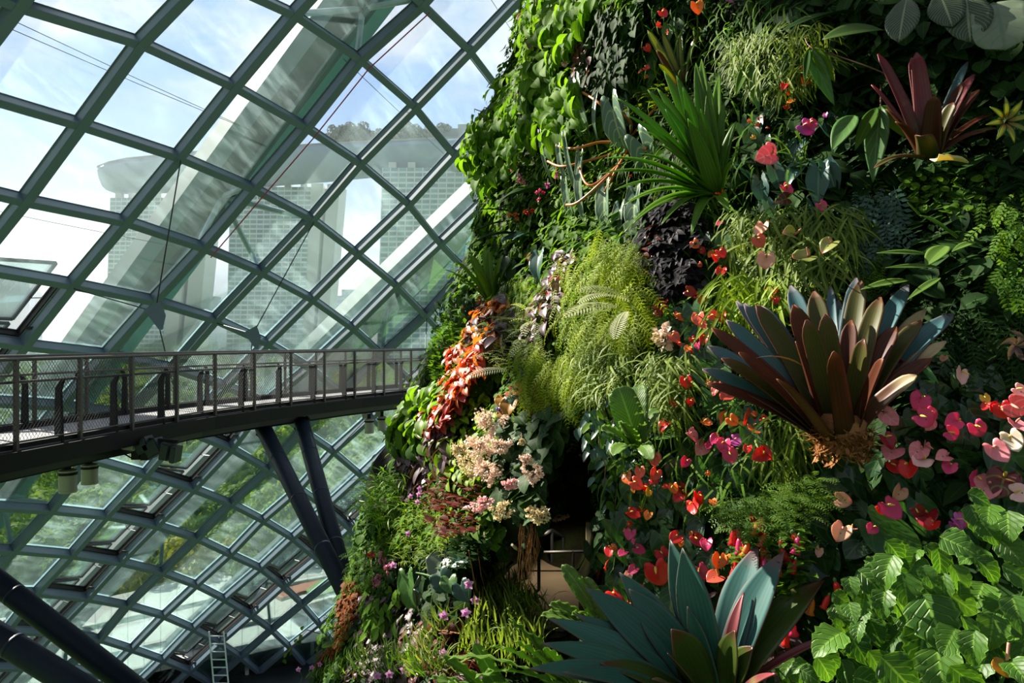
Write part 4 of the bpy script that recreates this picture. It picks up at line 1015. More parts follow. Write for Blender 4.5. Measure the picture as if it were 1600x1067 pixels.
rosette('red_bromeliad', 'dark red bromeliad with frayed upright leaves in the shaded top right', 'bromeliad', 1452, 238, .22, [
    (1372, 84, .08, .10, R_), (1432, 82, .10, .13, R_), (1424, 90, .14, .10, R_), (1362, 132, .0, .075, R_), (1522, 116, .04, .09, R_), (1512, 96, .10, .075, B_), (1530, 140, -.02, .10, M_), (1505, 128, .0, .09, M_),
    (1385, 170, -.08, .12, M_), (1460, 150, -.05, .13, M_), (1490, 160, -.06, .12, O_), (1560, 200, -.02, .06, O_), (1565, 172, .06, .06, M_), (1440, 212, -.34, .13, O_), (1366, 262, -.2, .07, O_), (1400, 190, -.12, .13, M_), (1540, 205, -.1, .06, M_)],
    'blunt', 10, 6, .3, .10, wk=.72)
c, nn = basept(1462, 252, .42); V = ribbon((0, 0, 0), (.07, 0, .02), (.15, -.01, -.01), .07, 'blunt', 7, 5, .3, wave=.06)
tag(link_mesh('dry_leaf', mesh_data('dry_leaf', *thick(V, .003), True, MATS['straw'])), 'broken straw-coloured dry leaf lying under the dark red bromeliad', 'leaf').location = c
D_ = 'leaf_dracaena'
rosette('dracaena', 'bright green dracaena with long sword leaves high on the wall', 'dracaena', 1118, 300, .38, [
    (964, 153, .05, .085, D_), (980, 180, -.08, .10, D_), (1012, 140, .10, .09, D_), (1027, 138, .16, .085, D_), (1037, 110, .24, .09, D_), (1057, 118, .10, .09, D_), (1067, 136, -.02, .10, D_), (1087, 98, .22, .10, D_), (1096, 92, .28, .09, D_), (1108, 130, .12, .09, D_),
    (945, 247, -.12, .085, D_), (938, 272, -.16, .08, D_), (960, 297, -.2, .085, D_), (976, 320, -.22, .08, D_), (986, 351, -.28, .09, D_), (973, 365, -.3, .05, D_), (1124, 118, .22, .09, D_), (1132, 160, .05, .08, D_), (1150, 190, -.04, .08, D_), (1040, 170, -.04, .11, D_), (1010, 205, -.14, .11, D_), (1075, 185, -.12, .11, D_), (1095, 170, -.05, .1, D_),
    (1080, 368, -.34, .075, D_), (1139, 334, -.3, .075, D_), (1033, 352, -.34, .07, D_), (1145, 250, -.1, .08, D_), (1000, 240, -.2, .10, D_), (1030, 225, -.2, .1, D_)],
    'grass', 14, 4, .28, .20, spread=.03, th=.002)
rosette('striped_bromeliad', 'yellow-striped bromeliad with copper leaf bases above the sword-leaved dracaena', 'bromeliad', 1062, 130, .22, [
    (1012, 47, .04, .06, 'leaf_striped'), (1035, 52, .08, .055, 'leaf_striped'), (1060, 37, .1, .06, 'leaf_striped'), (1064, 44, .06, .05, 'leaf_striped'), (1099, 38, .04, .055, 'leaf_striped'), (1120, 66, -.04, .05, 'leaf_striped'), (1085, 60, -.04, .05, 'leaf_striped'), (1026, 78, -.1, .06, M_), (1030, 100, -.14, .05, 'leaf_striped')],
    'strap', 10, 4, .3, .12)
rosette('pink_quilled_bromeliad', 'bright green strap-leaved bromeliad with pink bloom jutting out at the wall edge', 'bromeliad', 768, 466, .22, [
    (712, 408, .0, .085, 'leaf_bright'), (735, 398, .12, .09, 'leaf_bright'), (757, 388, .2, .075, 'leaf_bright'), (764, 392, .14, .08, 'leaf_bright'), (786, 398, .1, .07, 'leaf_bright'), (706, 428, -.12, .07, 'leaf_bright'), (694, 421, -.04, .03, 'leaf_bright'), (722, 442, -.16, .06, 'leaf_bright'), (800, 410, -.02, .07, 'leaf_mid'), (742, 420, -.2, .08, 'leaf_bright'), (780, 425, -.2, .07, 'leaf_mid')],
    'strap', 10, 4, .3, .25)
W_ = 'leaf_birdnest'
def nest(px, py, out, tips, label, W=.10, wave=.10):
    rosette('birds_nest_fern', label, 'fern', px, py, out, [(x, y, dz, W * k, W_) for x, y, dz, k in tips], 'strap', 18, 6, .12, .28, wave=wave, waves=13, th=.002, spread=.03)
nest(995, 690, .50, [(966, 604, .05, 1.5), (985, 640, .1, 1.1), (940, 672, -.1, 1.0), (1000, 600, .12, 1.2), (1030, 640, .05, .8), (958, 712, -.2, .9), (1020, 720, -.25, .8), (975, 660, -.1, 1.2)], "bird's nest fern with one upright wavy leaf right of the dark hollow", .10, .05)
nest(905, 1080, .40, [(795, 966, .0, 1.0), (806, 1002, -.12, 1.0), (768, 1010, -.2, 1.0), (826, 990, .05, .9), (850, 1012, -.1, .8), (742, 1060, -.35, 1.0), (700, 1030, -.2, .8)], "wavy bright green bird's nest fern left of the teal bromeliad", .115)
nest(950, 985, .30, [(878, 882, .12, .9), (912, 902, .1, .95), (858, 945, -.1, .9), (845, 962, -.16, .8), (930, 920, .05, .8), (894, 960, -.12, .9)], "wavy bright green bird's nest fern beside the sunlit paved landing", .105)
nest(800, 1110, .45, [(690, 1026, -.1, .9), (672, 1060, -.2, 1.0), (740, 1005, .05, .8), (760, 1050, -.25, 1.0), (700, 1066, -.3, .9)], "pale wavy bird's nest fern in the bottom edge among the grassy orchids", .11)

# single large leaves
def bigleaf(root, x0, y0, x1, y1, d0, d1, W, mat, shape, fold=.12, wave=0., up=(-.3, -.8, .5), sag=.0, n=12, nw=8, part='leaf', label=None):
    p, nn = wall_or_edge(x0, y0); b = at(x0, y0, p.y - d0); q = at(x1, y1, p.y - d1); L = (q - b).length
    loc = root.location
    if shape in ('heart', 'arrow', 'shield'):
        V, F, LF = heart(L * (1 / 1.0), W, shape, 12, 12, .5 + sag, fold, wave); R = np.array(frame(q - b, up)); V = V @ R.T + np.array(b - loc)
    else:
        c = b.lerp(q, .5) + Vector(up).normalized() * L * sag; V, F, LF = ribbon(b - loc, c - loc, q - loc, W, shape, n, nw, fold, up, wave)
    o = link_mesh(part, mesh_data(part, *thick((V, F, LF), .002), True, MATS[mat]), root)
    if label: o['label'] = label
    return o
def smooth(pts, k=6):
    P = [Vector(p) for p in pts]; out = []
    for a in range(len(P) - 1):
        p0, p1, p2, p3 = P[max(a - 1, 0)], P[a], P[a + 1], P[min(a + 2, len(P) - 1)]
        for q in range(k):
            t = q / k; out.append(.5 * (2 * p1 + (p2 - p0) * t + (2 * p0 - 5 * p1 + 4 * p2 - p3) * t * t + (3 * p1 - p0 - 3 * p2 + p3) * t ** 3))
    return out + [P[-1]]
def stalk(root, pts, r, mat, part='stalk'):
    mb = MB(); mb.tube([p - root.location for p in smooth(pts)], r, 7); return mb.build(part, MATS[mat], root, True)
def wp(x, y, out):
    p, n = wall_or_edge(x, y); return at(x, y, p.y - out)
root = thing('paddle_leaved_plant', 'plant with two broad ribbed green leaves spreading left under the top edge', 'foliage plant', None, wp(1395, 45, .1))
bigleaf(root, 1384, 48, 1285, 62, .25, .35, .22, 'leaf_paddle', 'ovate', .1, up=(-.2, -.6, .8), sag=.10, part='blade'); bigleaf(root, 1335, 20, 1219, 50, .15, .3, .17, 'leaf_dark', 'lance', .12, up=(-.2, -.4, .9), sag=.10, part='blade')
stalk(root, [wp(1430, 30, .0), wp(1400, 38, .2), wp(1384, 48, .25)], .008, 'stalk_green')
root = thing('grey_leaved_plant', 'plant with big grey-green drooping leaves, one coloured paler for sun patches, in the top right corner', 'foliage plant', None, wp(1480, -10, .1))
for x0, y0, x1, y1, W, mt in ((1418, -8, 1404, 66, .16, 'leaf_greypaddle'), (1466, -14, 1488, 42, .17, 'leaf_greypaddle'), (1508, -14, 1516, 66, .21, 'leaf_greypaddle'), (1556, 4, 1570, 78, .24, 'leaf_silver'), (1510, 62, 1588, 72, .14, 'leaf_greypaddle')):
    bigleaf(root, x0, y0, x1, y1, .3, .42, W, mt, 'spoon' if mt != 'leaf_silver' else 'oblong', .08, .02, (-.4, -.7, .5), .08, part='blade')  # silver blade is paler: sun patches put into its colour
root = thing('drooping_leaved_climber', 'climber with slim pointed green leaves hanging in threes left of the dark red bromeliad', 'climber', None, wp(1275, 80, .1))
for x0, y0, x1, y1, W in ((1264, 78, 1304, 165, .085), (1270, 74, 1304, 128, .07), (1264, 78, 1258, 128, .04), (1174, 95, 1186, 175, .085), (1170, 98, 1150, 150, .07), (1376, 165, 1364, 285, .12), (1376, 165, 1416, 216, .075), (1370, 168, 1336, 235, .08), (1335, 180, 1300, 235, .12)):
    bigleaf(root, x0, y0, x1, y1, .3, .36, W, 'leaf_heartlit' if W > .08 else 'leaf_mid', 'lance', .2, 0, (-.5, -.7, .4), .06)
stalk(root, [wp(1258, 60, .2), wp(1268, 74, .3), wp(1310, 88, .3), wp(1376, 112, .25), wp(1400, 130, .1)], .004, 'stalk_brown'); stalk(root, [wp(1176, 60, .1), wp(1174, 95, .3)], .004, 'stalk_brown'); stalk(root, [wp(1376, 128, .1), wp(1376, 165, .3)], .004, 'stalk_brown')
root = thing('arrow_leaved_philodendron', 'philodendron with long arrow leaves on bare orange stalks left of the sword-leaved dracaena', 'philodendron', None, wp(985, 225, .05))
for x0, y0, x1, y1, W, d in ((902, 150, 916, 254, .19, .45), (882, 145, 903, 195, .10, .4), (958, 172, 974, 254, .235, .42), (975, 160, 980, 200, .12, .3), (1005, 228, 1050, 306, .26, .2), (930, 160, 922, 214, .05, .5), (846, 225, 856, 298, .05, .55), (852, 200, 872, 256, .09, .5), (886, 238, 903, 342, .06, .5), (874, 240, 880, 290, .07, .5), (906, 262, 899, 368, .11, .45), (884, 296, 893, 365, .10, .4), (945, 300, 938, 385, .17, .25), (992, 310, 985, 388, .18, .2), (968, 330, 958, 382, .14, .22)):
    bigleaf(root, x0, y0, x1, y1, d, d + .06, W, 'leaf_arrow', 'arrow', .16, .025, (-.75, -.5, .35))
for pts in (((985, 225, .05), (940, 222, .3), (898, 232, .45), (870, 228, .5)), ((985, 232, .05), (930, 248, .3), (880, 260, .5), (856, 252, .52)), ((985, 220, .05), (960, 185, .3), (935, 160, .42), (908, 143, .45)), ((985, 228, .05), (965, 262, .25), (950, 290, .25), (945, 300, .25)), ((985, 215, .05), (985, 190, .3), (960, 172, .42)), ((990, 235, .05), (1010, 232, .2)), ((985, 235, .05), (950, 275, .3), (905, 315, .42), (885, 320, .45)), ((1040, 150, .1), (1010, 185, .2), (985, 215, .08)), ((985, 240, .05), (925, 290, .35), (905, 262, .45))):
    stalk(root, [wp(*q) for q in pts], .011, 'stalk_orange')
root = thing('palm_grass', 'bright green ribbed palm grass leaves crossing the dark ferns above the giant bromeliad', 'foliage plant', None, wp(1480, 400, .05))
for x0, y0, x1, y1, W, s in ((1495, 372, 1438, 336, .10, .06), (1452, 398, 1370, 395, .055, .03), (1470, 418, 1384, 418, .05, .03), (1478, 384, 1446, 416, .09, .03), (1525, 378, 1487, 393, .045, .06), (1420, 438, 1345, 452, .06, .04), (1470, 434, 1418, 468, .04, .05), (1440, 340, 1418, 316, .02, .02)):
    bigleaf(root, x0, y0, x1, y1, .22, .30, W, 'leaf_birdnest', 'lance', .18, 0, (-.4, -.5, .7), s)
stalk(root, [wp(1520, 420, .02), wp(1490, 390, .2), wp(1452, 398, .22)], .005, 'stalk_green')
root = thing('dark_lobed_plant', 'dark pointed-leaved plant jutting out at the wall edge above the strap-leaved bromeliad', 'foliage plant', None, wp(800, 350, .05))
for x0, y0, x1, y1, W, mt in ((792, 365, 725, 368, .16, 'leaf_dark'), (795, 330, 742, 328, .11, 'leaf_dark'), (795, 345, 738, 362, .10, 'leaf_dark'), (800, 320, 762, 332, .09, 'leaf_bluegreen'), (800, 372, 855, 352, .20, 'leaf_teal'), (830, 365, 800, 375, .12, 'leaf_teal'), (835, 300, 770, 300, .26, 'leaf_dark'), (812, 375, 780, 392, .12, 'leaf_mid'), (790, 400, 796, 440, .13, 'leaf_silver'), (802, 405, 800, 452, .14, 'leaf_dark'), (842, 402, 834, 442, .18, 'leaf_teal')):
    bigleaf(root, x0, y0, x1, y1, .3, .4, W, mt, 'arrow' if W > .14 else 'lance', .16, .02, (-.5, -.3, .8), .08)
root = thing('taro_like_plant', 'plant with one broad sunlit heart leaf and crinkled silver leaves low on the left slope', 'foliage plant', None, wp(690, 900, .05))
bigleaf(root, 637, 905, 640, 966, .35, .45, .27, 'leaf_heartlit', 'heart', .10, .0, (-.7, -.6, .3)); bigleaf(root, 662, 912, 650, 950, .2, .25, .16, 'leaf_silver', 'heart', .14, .02, (.2, -.7, .6))
for x0, y0, x1, y1, W, mt in ((690, 875, 672, 902, .22, 'leaf_silver'), (712, 878, 732, 872, .10, 'leaf_teal'), (660, 915, 690, 925, .16, 'leaf_bluegreen'), (688, 900, 704, 925, .18, 'leaf_bluegreen'), (655, 895, 655, 925, .16, 'leaf_bluegreen'), (702, 905, 702, 926, .14, 'leaf_heartlit'), (720, 915, 730, 940, .15, 'leaf_bluegreen')):
    bigleaf(root, x0, y0, x1, y1, .25, .32, W, mt, 'heart', .12, .03, (-.3, -.7, .6))
for q in (((690, 905, 0), (650, 895, .3), (637, 905, .35)), ((690, 905, 0), (690, 880, .25))): stalk(root, [wp(*z) for z in q], .007, 'stalk_green')
root = thing('young_green_sapling', 'sprig of translucent yellow-green leaves hanging over the dark hollow', 'sprig', None, wp(898, 620, .2))
for x0, y0, x1, y1, W in ((893, 625, 884, 650, .05), (894, 622, 896, 652, .05), (899, 622, 902, 645, .04), (888, 628, 880, 640, .03)): bigleaf(root, x0, y0, x1, y1, .35, .37, W, 'leaf_bright', 'lance', .2, 0, (-.6, -.7, .3))
stalk(root, [wp(905, 612, .2), wp(893, 625, .35)], .003, 'stalk_green')
root = thing('yellowing_begonia', 'begonia sprig with amber yellow leaves above the cream flower heads', 'begonia', None, wp(790, 640, .1))
for x0, y0, x1, y1, W, mt in ((786, 622, 780, 636, .12, 'leaf_amber'), (798, 630, 790, 648, .16, 'leaf_amber'), (784, 645, 784, 658, .08, 'leaf_amber'), (806, 608, 818, 612, .10, 'leaf_amber'), (800, 618, 815, 625, .13, 'leaf_teal'), (796, 612, 806, 618, .1, 'leaf_orange')): bigleaf(root, x0, y0, x1, y1, .3, .35, W, mt, 'heart', .15, .02, (-.5, -.7, .4))

def star(px, py, r, n, mt, name, label, cat, W=.28, out=.3):
    p, nn = wall_or_edge(px, py); c = at(px, py, p.y - out); root = thing(name, label, cat, None, c)
    for k in range(n):
        a = k * 2 * math.pi / n + .2; d = Vector((math.cos(a), -.25, math.sin(a))) * r
        V = ribbon(d * .08, d * .55 + Vector((0, -.02, 0)), d, r * W, 'lance', 6, 4, .2, (0, -1, .2)); link_mesh('bract', mesh_data('bract', *thick(V, .002), True, MATS[mt]), root)
    return root
star(1571, 190, .115, 8, 'leaf_striped', 'guzmania', 'yellow star-shaped bromeliad bloom at the right edge below the grey-green leaves', 'bromeliad')
root = thing('spent_aroid', 'curled brown dried bloom at the right edge in the shade', 'flower', None, wp(1586, 540, .2))
for k in range(5):
    a = k * 1.1; V = ribbon((0, 0, 0), (math.cos(a) * .05, -.03, math.sin(a) * .05), (math.cos(a + .9) * .07, -.01, math.sin(a + .9) * .07), .03, 'lance', 6, 3, .4, (0, -1, 0)); link_mesh('husk', mesh_data('husk', *V, True, MATS['leaf_plum']), root)
root = thing('yellow_leaf_on_stem', 'single round yellow leaf hanging on a red stem in the bottom right corner', 'leaf', None, wp(1573, 1035, .4))
bigleaf(root, 1573, 1036, 1577, 1060, .5, .52, .10, 'leaf_amber', 'heart', .14, .02, (-.3, -.9, .3), part='blade'); stalk(root, [wp(1576, 1004, .5), wp(1573, 1036, .5)], .005, 'spadix_red')

# ------------------------------------------------------------------ anthuriums: heart leaves, glossy spathes with a spadix
SPATHE = {}
for c in ('red', 'coral', 'orange', 'pink', 'hot', 'magenta', 'crimson', 'peach', 'white', 'greenpeach', 'yellow', 'blush', 'brown'):
    for k, (d, f, w) in enumerate(((.35, .08, .0), (.6, .16, .0), (-.5, .12, .03))):
        SPATHE[c, k] = mesh_data('spathe', *thick(heart(.86, 1.16 - .08 * k, 'heart', 9, 10, d, f, w), .012), True, MATS['petal_' + c])
mb = MB(); mb.tube([(0, 0, 0), (0, .02, .16), (0, .10, .34), (0, .2, .5)], [.045, .06, .055, .02], 8)
SPADIX = {k: mesh_data('spadix', mb.V, mb.F, None, True, MATS[k]) for k in ('spadix', 'spadix_red')}
ALEAF = [leaf_mesh('anthurium_leaf_%d' % k, MATS['leaf_anthurium'], lambda k=k: heart(1, .74 + .08 * k, 'shield', 10, 8, .4 + .25 * k, .12, .02)) for k in range(3)]
ALIT = [leaf_mesh('lit_leaf_%d' % k, MATS['leaf_heartlit'], lambda k=k: heart(1, .80, 'heart', 10, 8, .4 + .3 * k, .12, .02)) for k in range(2)]
ATEAL = [leaf_mesh('teal_leaf_%d' % k, MATS['leaf_teal'], lambda k=k: heart(1, .66 + .1 * k, 'arrow', 10, 8, .5 + .3 * k, .16, .03)) for k in range(2)]
ANTH = [0]
def bloom(root, x, y, c, size, out, rg):
    p, nn = wall_or_edge(x, y); P = at(x, y, p.y - out); k = int(rg.integers(0, 3))
    Y = Vector((rg.normal(0, .75), -.35, -.70 + rg.normal(0, .4))); Z = Vector((-.35 + rg.normal(0, .5), -.80, .50 + rg.normal(0, .4)))
    size *= .76; R = frame(Y, Z); o = put('flower', SPATHE[c, k], TRS(P - root.location - Vector(R.col[1]) * size * .35, R, size), root, {'greenpeach': 'green and peach flower'}.get(c, c + ' flower'))
    s = put('spadix', SPADIX['spadix_red' if c in ('pink', 'peach', 'greenpeach', 'magenta') else 'spadix'], Matrix.Translation((0, .02, .02)) @ Matrix.Rotation(rg.normal(0, .3), 4, 'Z'), o)
    q = at(x + rg.uniform(-14, 14), y + rg.uniform(14, 34), p.y - .02)
    m = (P + q) / 2 + Vector((0, -.04, .03)); mb = MB(); mb.tube([q - root.location, m - root.location, P - root.location], .0028, 5); mb.build('flower_stalk', MATS['stalk_green'], root, True)
def anthurium(label, blooms, leaves=0, L=(.12, .18), lm=None, spread=26, out=(.18, .36), group='anthuriums on the wall', place=None, lout=(.05, .2)):
    ANTH[0] += 1; rg = np.random.default_rng(400 + ANTH[0])
    cx = np.mean([b[0] for b in blooms]); cyy = np.mean([b[1] for b in blooms]); root = thing('anthurium', label, 'anthurium', group, wp(cx, cyy, 0))
    if cx > 1370: out = (.22, .30); lout = (.05, .15); place = [(q[0], q[1], q[2] * .88, q[3]) for q in (place or [])]; blooms = [(x, y, c, s * .88) for x, y, c, s in blooms]
    for x, y, c, s in blooms: bloom(root, x, y, c, s, rg.uniform(*out), rg)
    pts = list(place or []); leaves = int(leaves * 1.9) + (4 if cx > 1370 else 0)
    while len(pts) < leaves + len(place or []):
        b = blooms[int(rg.integers(0, len(blooms)))]; pts.append((b[0] + rg.normal(0, spread), b[1] + rg.normal(4, spread * .8)))
    lm = lm or ALEAF
    for q in pts:
        x, y = q[:2]; p, nn = wall_or_edge(x, y); P = at(x, y, p.y - rg.uniform(*lout)); s = q[2] if len(q) > 2 else rg.uniform(*L)
        a = q[3] if len(q) > 3 else rg.normal(0, .7)
        Y = Vector((math.sin(a), -.30, -math.cos(a))); Z = Vector((-.45 + rg.normal(0, .25), -.7, .6 + rg.normal(0, .3)))
        R = frame(Y, Z); put('leaf', lm[int(rg.integers(0, len(lm)))], TRS(P - root.location - Vector(R.col[1]) * s * .4, R, s), root)
    return root
r, co, og, pk, ht, mg, cr, pe, wh, gp, ye, bl, br = 'red', 'coral', 'orange', 'pink', 'hot', 'magenta', 'crimson', 'peach', 'white', 'greenpeach', 'yellow', 'blush', 'brown'
MIX = ALEAF + ALIT
anthurium('anthurium with coral and orange blooms on the right flank of the black-leaved coral bells', [(1087, 382, co, .07), (1098, 392, r, .06), (1112, 397, og, .07), (1128, 396, r, .075), (1126, 425, r, .075), (1094, 414, co, .04), (1118, 404, r, .06)], 8, spread=20)
anthurium('anthurium with crimson folded blooms just below the black-leaved coral bells', [(1024, 480, cr, .07), (1034, 472, cr, .08), (1040, 482, 'hot', .07), (1030, 488, cr, .07), (1080, 456, cr, .08), (1088, 462, cr, .06)], 4, place=[(1020, 512, .20, .1), (1048, 505, .18, -.3), (1034, 530, .18, .4)])
anthurium('anthurium with yellow-flushed orange blooms below the crimson-flowered one', [(1097, 467, og, .08), (1060, 497, og, .085), (1091, 499, co, .09), (1100, 508, co, .06), (1117, 494, co, .08), (1128, 497, r, .075)], 10, spread=22)
anthurium('anthurium with small rosy blooms left of the giant bromeliad leaf tips', [(1055, 528, co, .085), (1101, 531, r, .08), (1084, 533, r, .06), (1090, 541, ht, .05), (1085, 554, r, .065), (1074, 545, og, .05), (1137, 528, r, .05), (1062, 538, r, .04)], 12, spread=24)
anthurium('anthurium with scarlet blooms right behind the upper leaf tips of the giant bromeliad', [(1204, 456, r, .10), (1222, 467, r, .08), (1234, 470, co, .06), (1212, 470, r, .05)], 3)
anthurium('anthurium with fading green and peach heart blooms on the hanging bamboo-like grass', [(1190, 360, pe, .12), (1187, 378, co, .09), (1236, 364, gp, .125), (1196, 410, pe, .13), (1253, 404, gp, .15), (1293, 384, gp, .11)], 0, out=(.48, .54), place=[(1280, 345, .20, .2), (1296, 336, .17, -.5), (1205, 330, .12, .3), (1300, 400, .17, -.1)], lm=ATEAL)
anthurium('anthurium with deep magenta and brown blooms in the shade above the faded heart blooms', [(1230, 297, ht, .10), (1224, 312, br, .10), (1285, 323, ht, .08), (1215, 318, br, .06)], 0, place=[(1190, 300, .17, .0), (1180, 275, .2, .7), (1215, 280, .16, .2), (1278, 290, .22, -.2), (1240, 270, .18, -.8), (1300, 280, .18, .2)], lm=ATEAL)
anthurium('anthurium with two big pink blooms in the shade left of the dark red bromeliad', [(1196, 244, pk, .15), (1204, 236, pk, .11), (1262, 201, mg, .12), (1270, 195, ht, .08), (1290, 180, mg, .04)], 0, place=[(1180, 270, .18, .3), (1215, 262, .16, .6), (1240, 240, .16, -.5), (1320, 215, .24, .7), (1310, 180, .2, -.6)], lm=ATEAL)
anthurium('anthurium with small orange and red blooms scattered high in the shaded grass', [(1258, 127, og, .09), (1225, 135, r, .06), (1232, 145, og, .05), (1236, 160, og, .07), (1230, 168, r, .05), (1170, 190, og, .04), (1190, 186, r, .05), (1178, 215, ye, .04), (1200, 200, r, .03), (1185, 195, co, .04), (1256, 105, r, .04)], 8, (.10, .15), spread=22)
anthurium('anthurium with little red blooms high up beside the yellow-striped bromeliad', [(1037, 23, r, .10), (1028, 40, co, .07), (1012, 76, r, .08), (1011, 107, r, .075), (1044, 50, r, .05), (1000, 112, co, .05), (1010, 120, og, .05), (1090, 12, og, .12), (1140, 4, mg, .09)], 8, spread=22, lm=MIX)
anthurium('anthurium with a few red specks of bloom beneath the sword-leaved dracaena', [(1128, 303, r, .08), (1124, 350, ht, .06), (954, 294, r, .05), (1026, 366, cr, .04), (985, 275, r, .03)], 3, spread=16)
anthurium('anthurium with one round red bloom and hanging orange ones beside the upright wavy fern', [(1073, 598, r, .085), (1110, 601, co, .06), (1120, 609, co, .09), (1134, 621, co, .10), (1079, 629, r, .05), (1050, 633, r, .07), (1036, 666, r, .085), (1049, 657, r, .05)], 9, spread=26)
anthurium('anthurium with salmon blooms under the left leaf tips of the giant bromeliad', [(1170, 654, co, .10), (1130, 655, og, .09), (1105, 661, og, .07), (1146, 658, og, .07), (1181, 671, og, .09), (1196, 656, r, .05)], 8, spread=24)
anthurium('anthurium with pink and magenta blooms among mottled leaves below the salmon ones', [(1084, 682, pk, .09), (1096, 701, pk, .105), (1118, 686, ht, .08), (1131, 698, ht, .09), (1142, 713, ht, .09), (1155, 689, mg, .09), (1107, 697, ht, .05), (1082, 676, ht, .06)], 12, spread=22, lm=MIX)
anthurium('anthurium with one dark red drooping bloom left of the giant bromeliad root collar', [(1186, 712, r, .09), (1196, 710, r, .09), (1168, 702, r, .05), (1107, 740, og, .03), (1115, 755, cr, .03)], 8, spread=26, lm=MIX)
anthurium('anthurium with coral blooms on the right rim of the dark hollow', [(1024, 719, co, .10), (1070, 723, ht, .07), (1024, 742, co, .08), (1022, 750, r, .07), (1000, 739, co, .08), (980, 747, og, .09)], 7, spread=22)
anthurium('anthurium with orange-red starry blooms next down on the rim of the dark hollow', [(996, 757, co, .09), (990, 765, og, .05), (1012, 770, ye, .06), (1040, 760, r, .04), (1008, 764, r, .06)], 6, spread=20, lm=MIX)
anthurium('anthurium with a tight pair of scarlet blooms in the middle of the red-flowered bank', [(1062, 774, r, .11), (1066, 764, r, .08), (1053, 764, og, .07), (1085, 793, r, .10), (1090, 780, r, .09), (1115, 785, og, .05)], 9, spread=24)
anthurium('anthurium with a frilled scarlet bloom hanging over the landing post', [(991, 804, r, .09), (1000, 800, r, .08), (1012, 806, og, .06), (985, 818, r, .04), (984, 835, ht, .08), (976, 828, og, .03)], 7, spread=22)
anthurium('anthurium with round cherry blooms above the tallest teal bromeliad leaf', [(1054, 841, r, .08), (1092, 844, r, .09), (1104, 851, ht, .08), (1036, 868, r, .09), (1064, 850, og, .04), (1080, 834, og, .03)], 8, spread=24)
anthurium('anthurium with slim red and pink blooms beside the landing', [(953, 861, r, .09), (972, 864, ht, .07), (1000, 860, ht, .08), (949, 883, co, .10), (990, 846, ht, .04), (933, 897, co, .07), (960, 856, og, .05)], 7, spread=22, lm=MIX)
anthurium('anthurium with one very large scarlet heart bloom above the teal bromeliad', [(1029, 898, r, .155)], 5, out=(.3, .32), place=[(1012, 915, .2, .3)])
anthurium('anthurium with small blush blooms left of the very large scarlet heart', [(988, 891, ht, .07), (981, 901, bl, .06), (1002, 918, r, .04), (1010, 930, cr, .04)], 4, spread=20)
anthurium('anthurium with a scarlet bloom behind the left teal leaves', [(963, 934, r, .12), (970, 943, r, .09), (985, 950, cr, .09), (1036, 958, pk, .07), (1040, 962, ht, .05), (996, 972, mg, .05)], 5, spread=24)
anthurium('anthurium with a veined pink and a coral funnel bloom between the upright teal leaves', [(1097, 895, ht, .10), (1115, 902, co, .10), (1123, 878, og, .09), (1134, 874, og, .06), (1148, 887, co, .05)], 5, spread=22)
anthurium('anthurium with a large pale pink heart bloom right of the giant bromeliad', [(1389, 653, pk, .125), (1436, 628, ht, .12), (1447, 655, ht, .12), (1456, 650, ht, .09), (1452, 664, pk, .08)], 0, place=[(1440, 610, .22, .0), (1420, 674, .18, .3), (1462, 672, .15, .4), (1470, 640, .2, 1.2), (1400, 690, .2, -.4)])
anthurium('anthurium with crimson and light pink blooms against the dark right of the giant bromeliad', [(1403, 571, cr, .10), (1500, 589, bl, .11), (1474, 560, pe, .05)], 0, place=[(1462, 585, .26, .0), (1470, 625, .2, 1.1), (1560, 575, .26, .5), (1590, 560, .22, -.2)])
anthurium('anthurium with half-hidden deep pink blooms right of the large pale pink heart', [(1489, 659, ht, .10), (1490, 678, ht, .09), (1529, 672, ht, .10), (1540, 636, r, .06)], 0, place=[(1510, 650, .16, .3), (1505, 690, .16, -.2), (1540, 680, .26, .1)])
anthurium('anthurium with red spathes and an upright bud near the right edge', [(1551, 638, r, .08), (1569, 643, r, .10), (1540, 624, ye, .06), (1585, 622, og, .05)], 0, place=[(1556, 670, .28, .0), (1525, 655, .16, .5)])
anthurium('anthurium with pale pink blooms cut by the right edge', [(1592, 637, pk, .13), (1591, 668, pk, .11), (1595, 612, bl, .08), (1560, 636, r, .06)], 0, place=[(1600, 690, .2, .2)])
anthurium('anthurium with one creamy white bloom beside a veined pink one', [(1584, 690, wh, .12), (1560, 708, pk, .13)], 0, place=[(1545, 735, .3, -.3), (1590, 725, .3, .4)])
anthurium('anthurium with twin pink hearts stacked one above the other', [(1433, 706, pk, .105), (1444, 704, pk, .10), (1437, 722, bl, .12), (1473, 713, pk, .085), (1482, 732, ht, .09)], 0, out=(.24, .3), place=[(1455, 720, .26, .8), (1420, 715, .2, -.3), (1490, 735, .18, .3)])
anthurium('anthurium with a pink heart over dark coral blooms below the large pale pink heart', [(1393, 707, pk, .125), (1389, 690, cr, .10), (1421, 735, r, .125), (1397, 730, r, .09)], 0, place=[(1367, 690, .2, -.1), (1330, 700, .26, 1.0), (1350, 735, .24, .9), (1380, 740, .2, .2)])
anthurium('anthurium with light pink blooms and one maroon-brown faded bloom at the right', [(1537, 766, pk, .15), (1520, 750, ht, .10), (1566, 756, br, .17), (1597, 770, bl, .1)], 0, place=[(1500, 770, .34, .6), (1480, 790, .26, .3), (1530, 735, .24, 1.0), (1580, 800, .36, .2)])
anthurium('anthurium with a bright pink bloom low under the giant bromeliad', [(1393, 797, ht, .13), (1404, 772, pe, .10), (1380, 797, r, .07), (1362, 827, ht, .07)], 0, place=[(1355, 760, .22, 1.1), (1385, 765, .20, .0), (1420, 770, .26, .6), (1330, 790, .24, -.2), (1425, 800, .22, .2)])
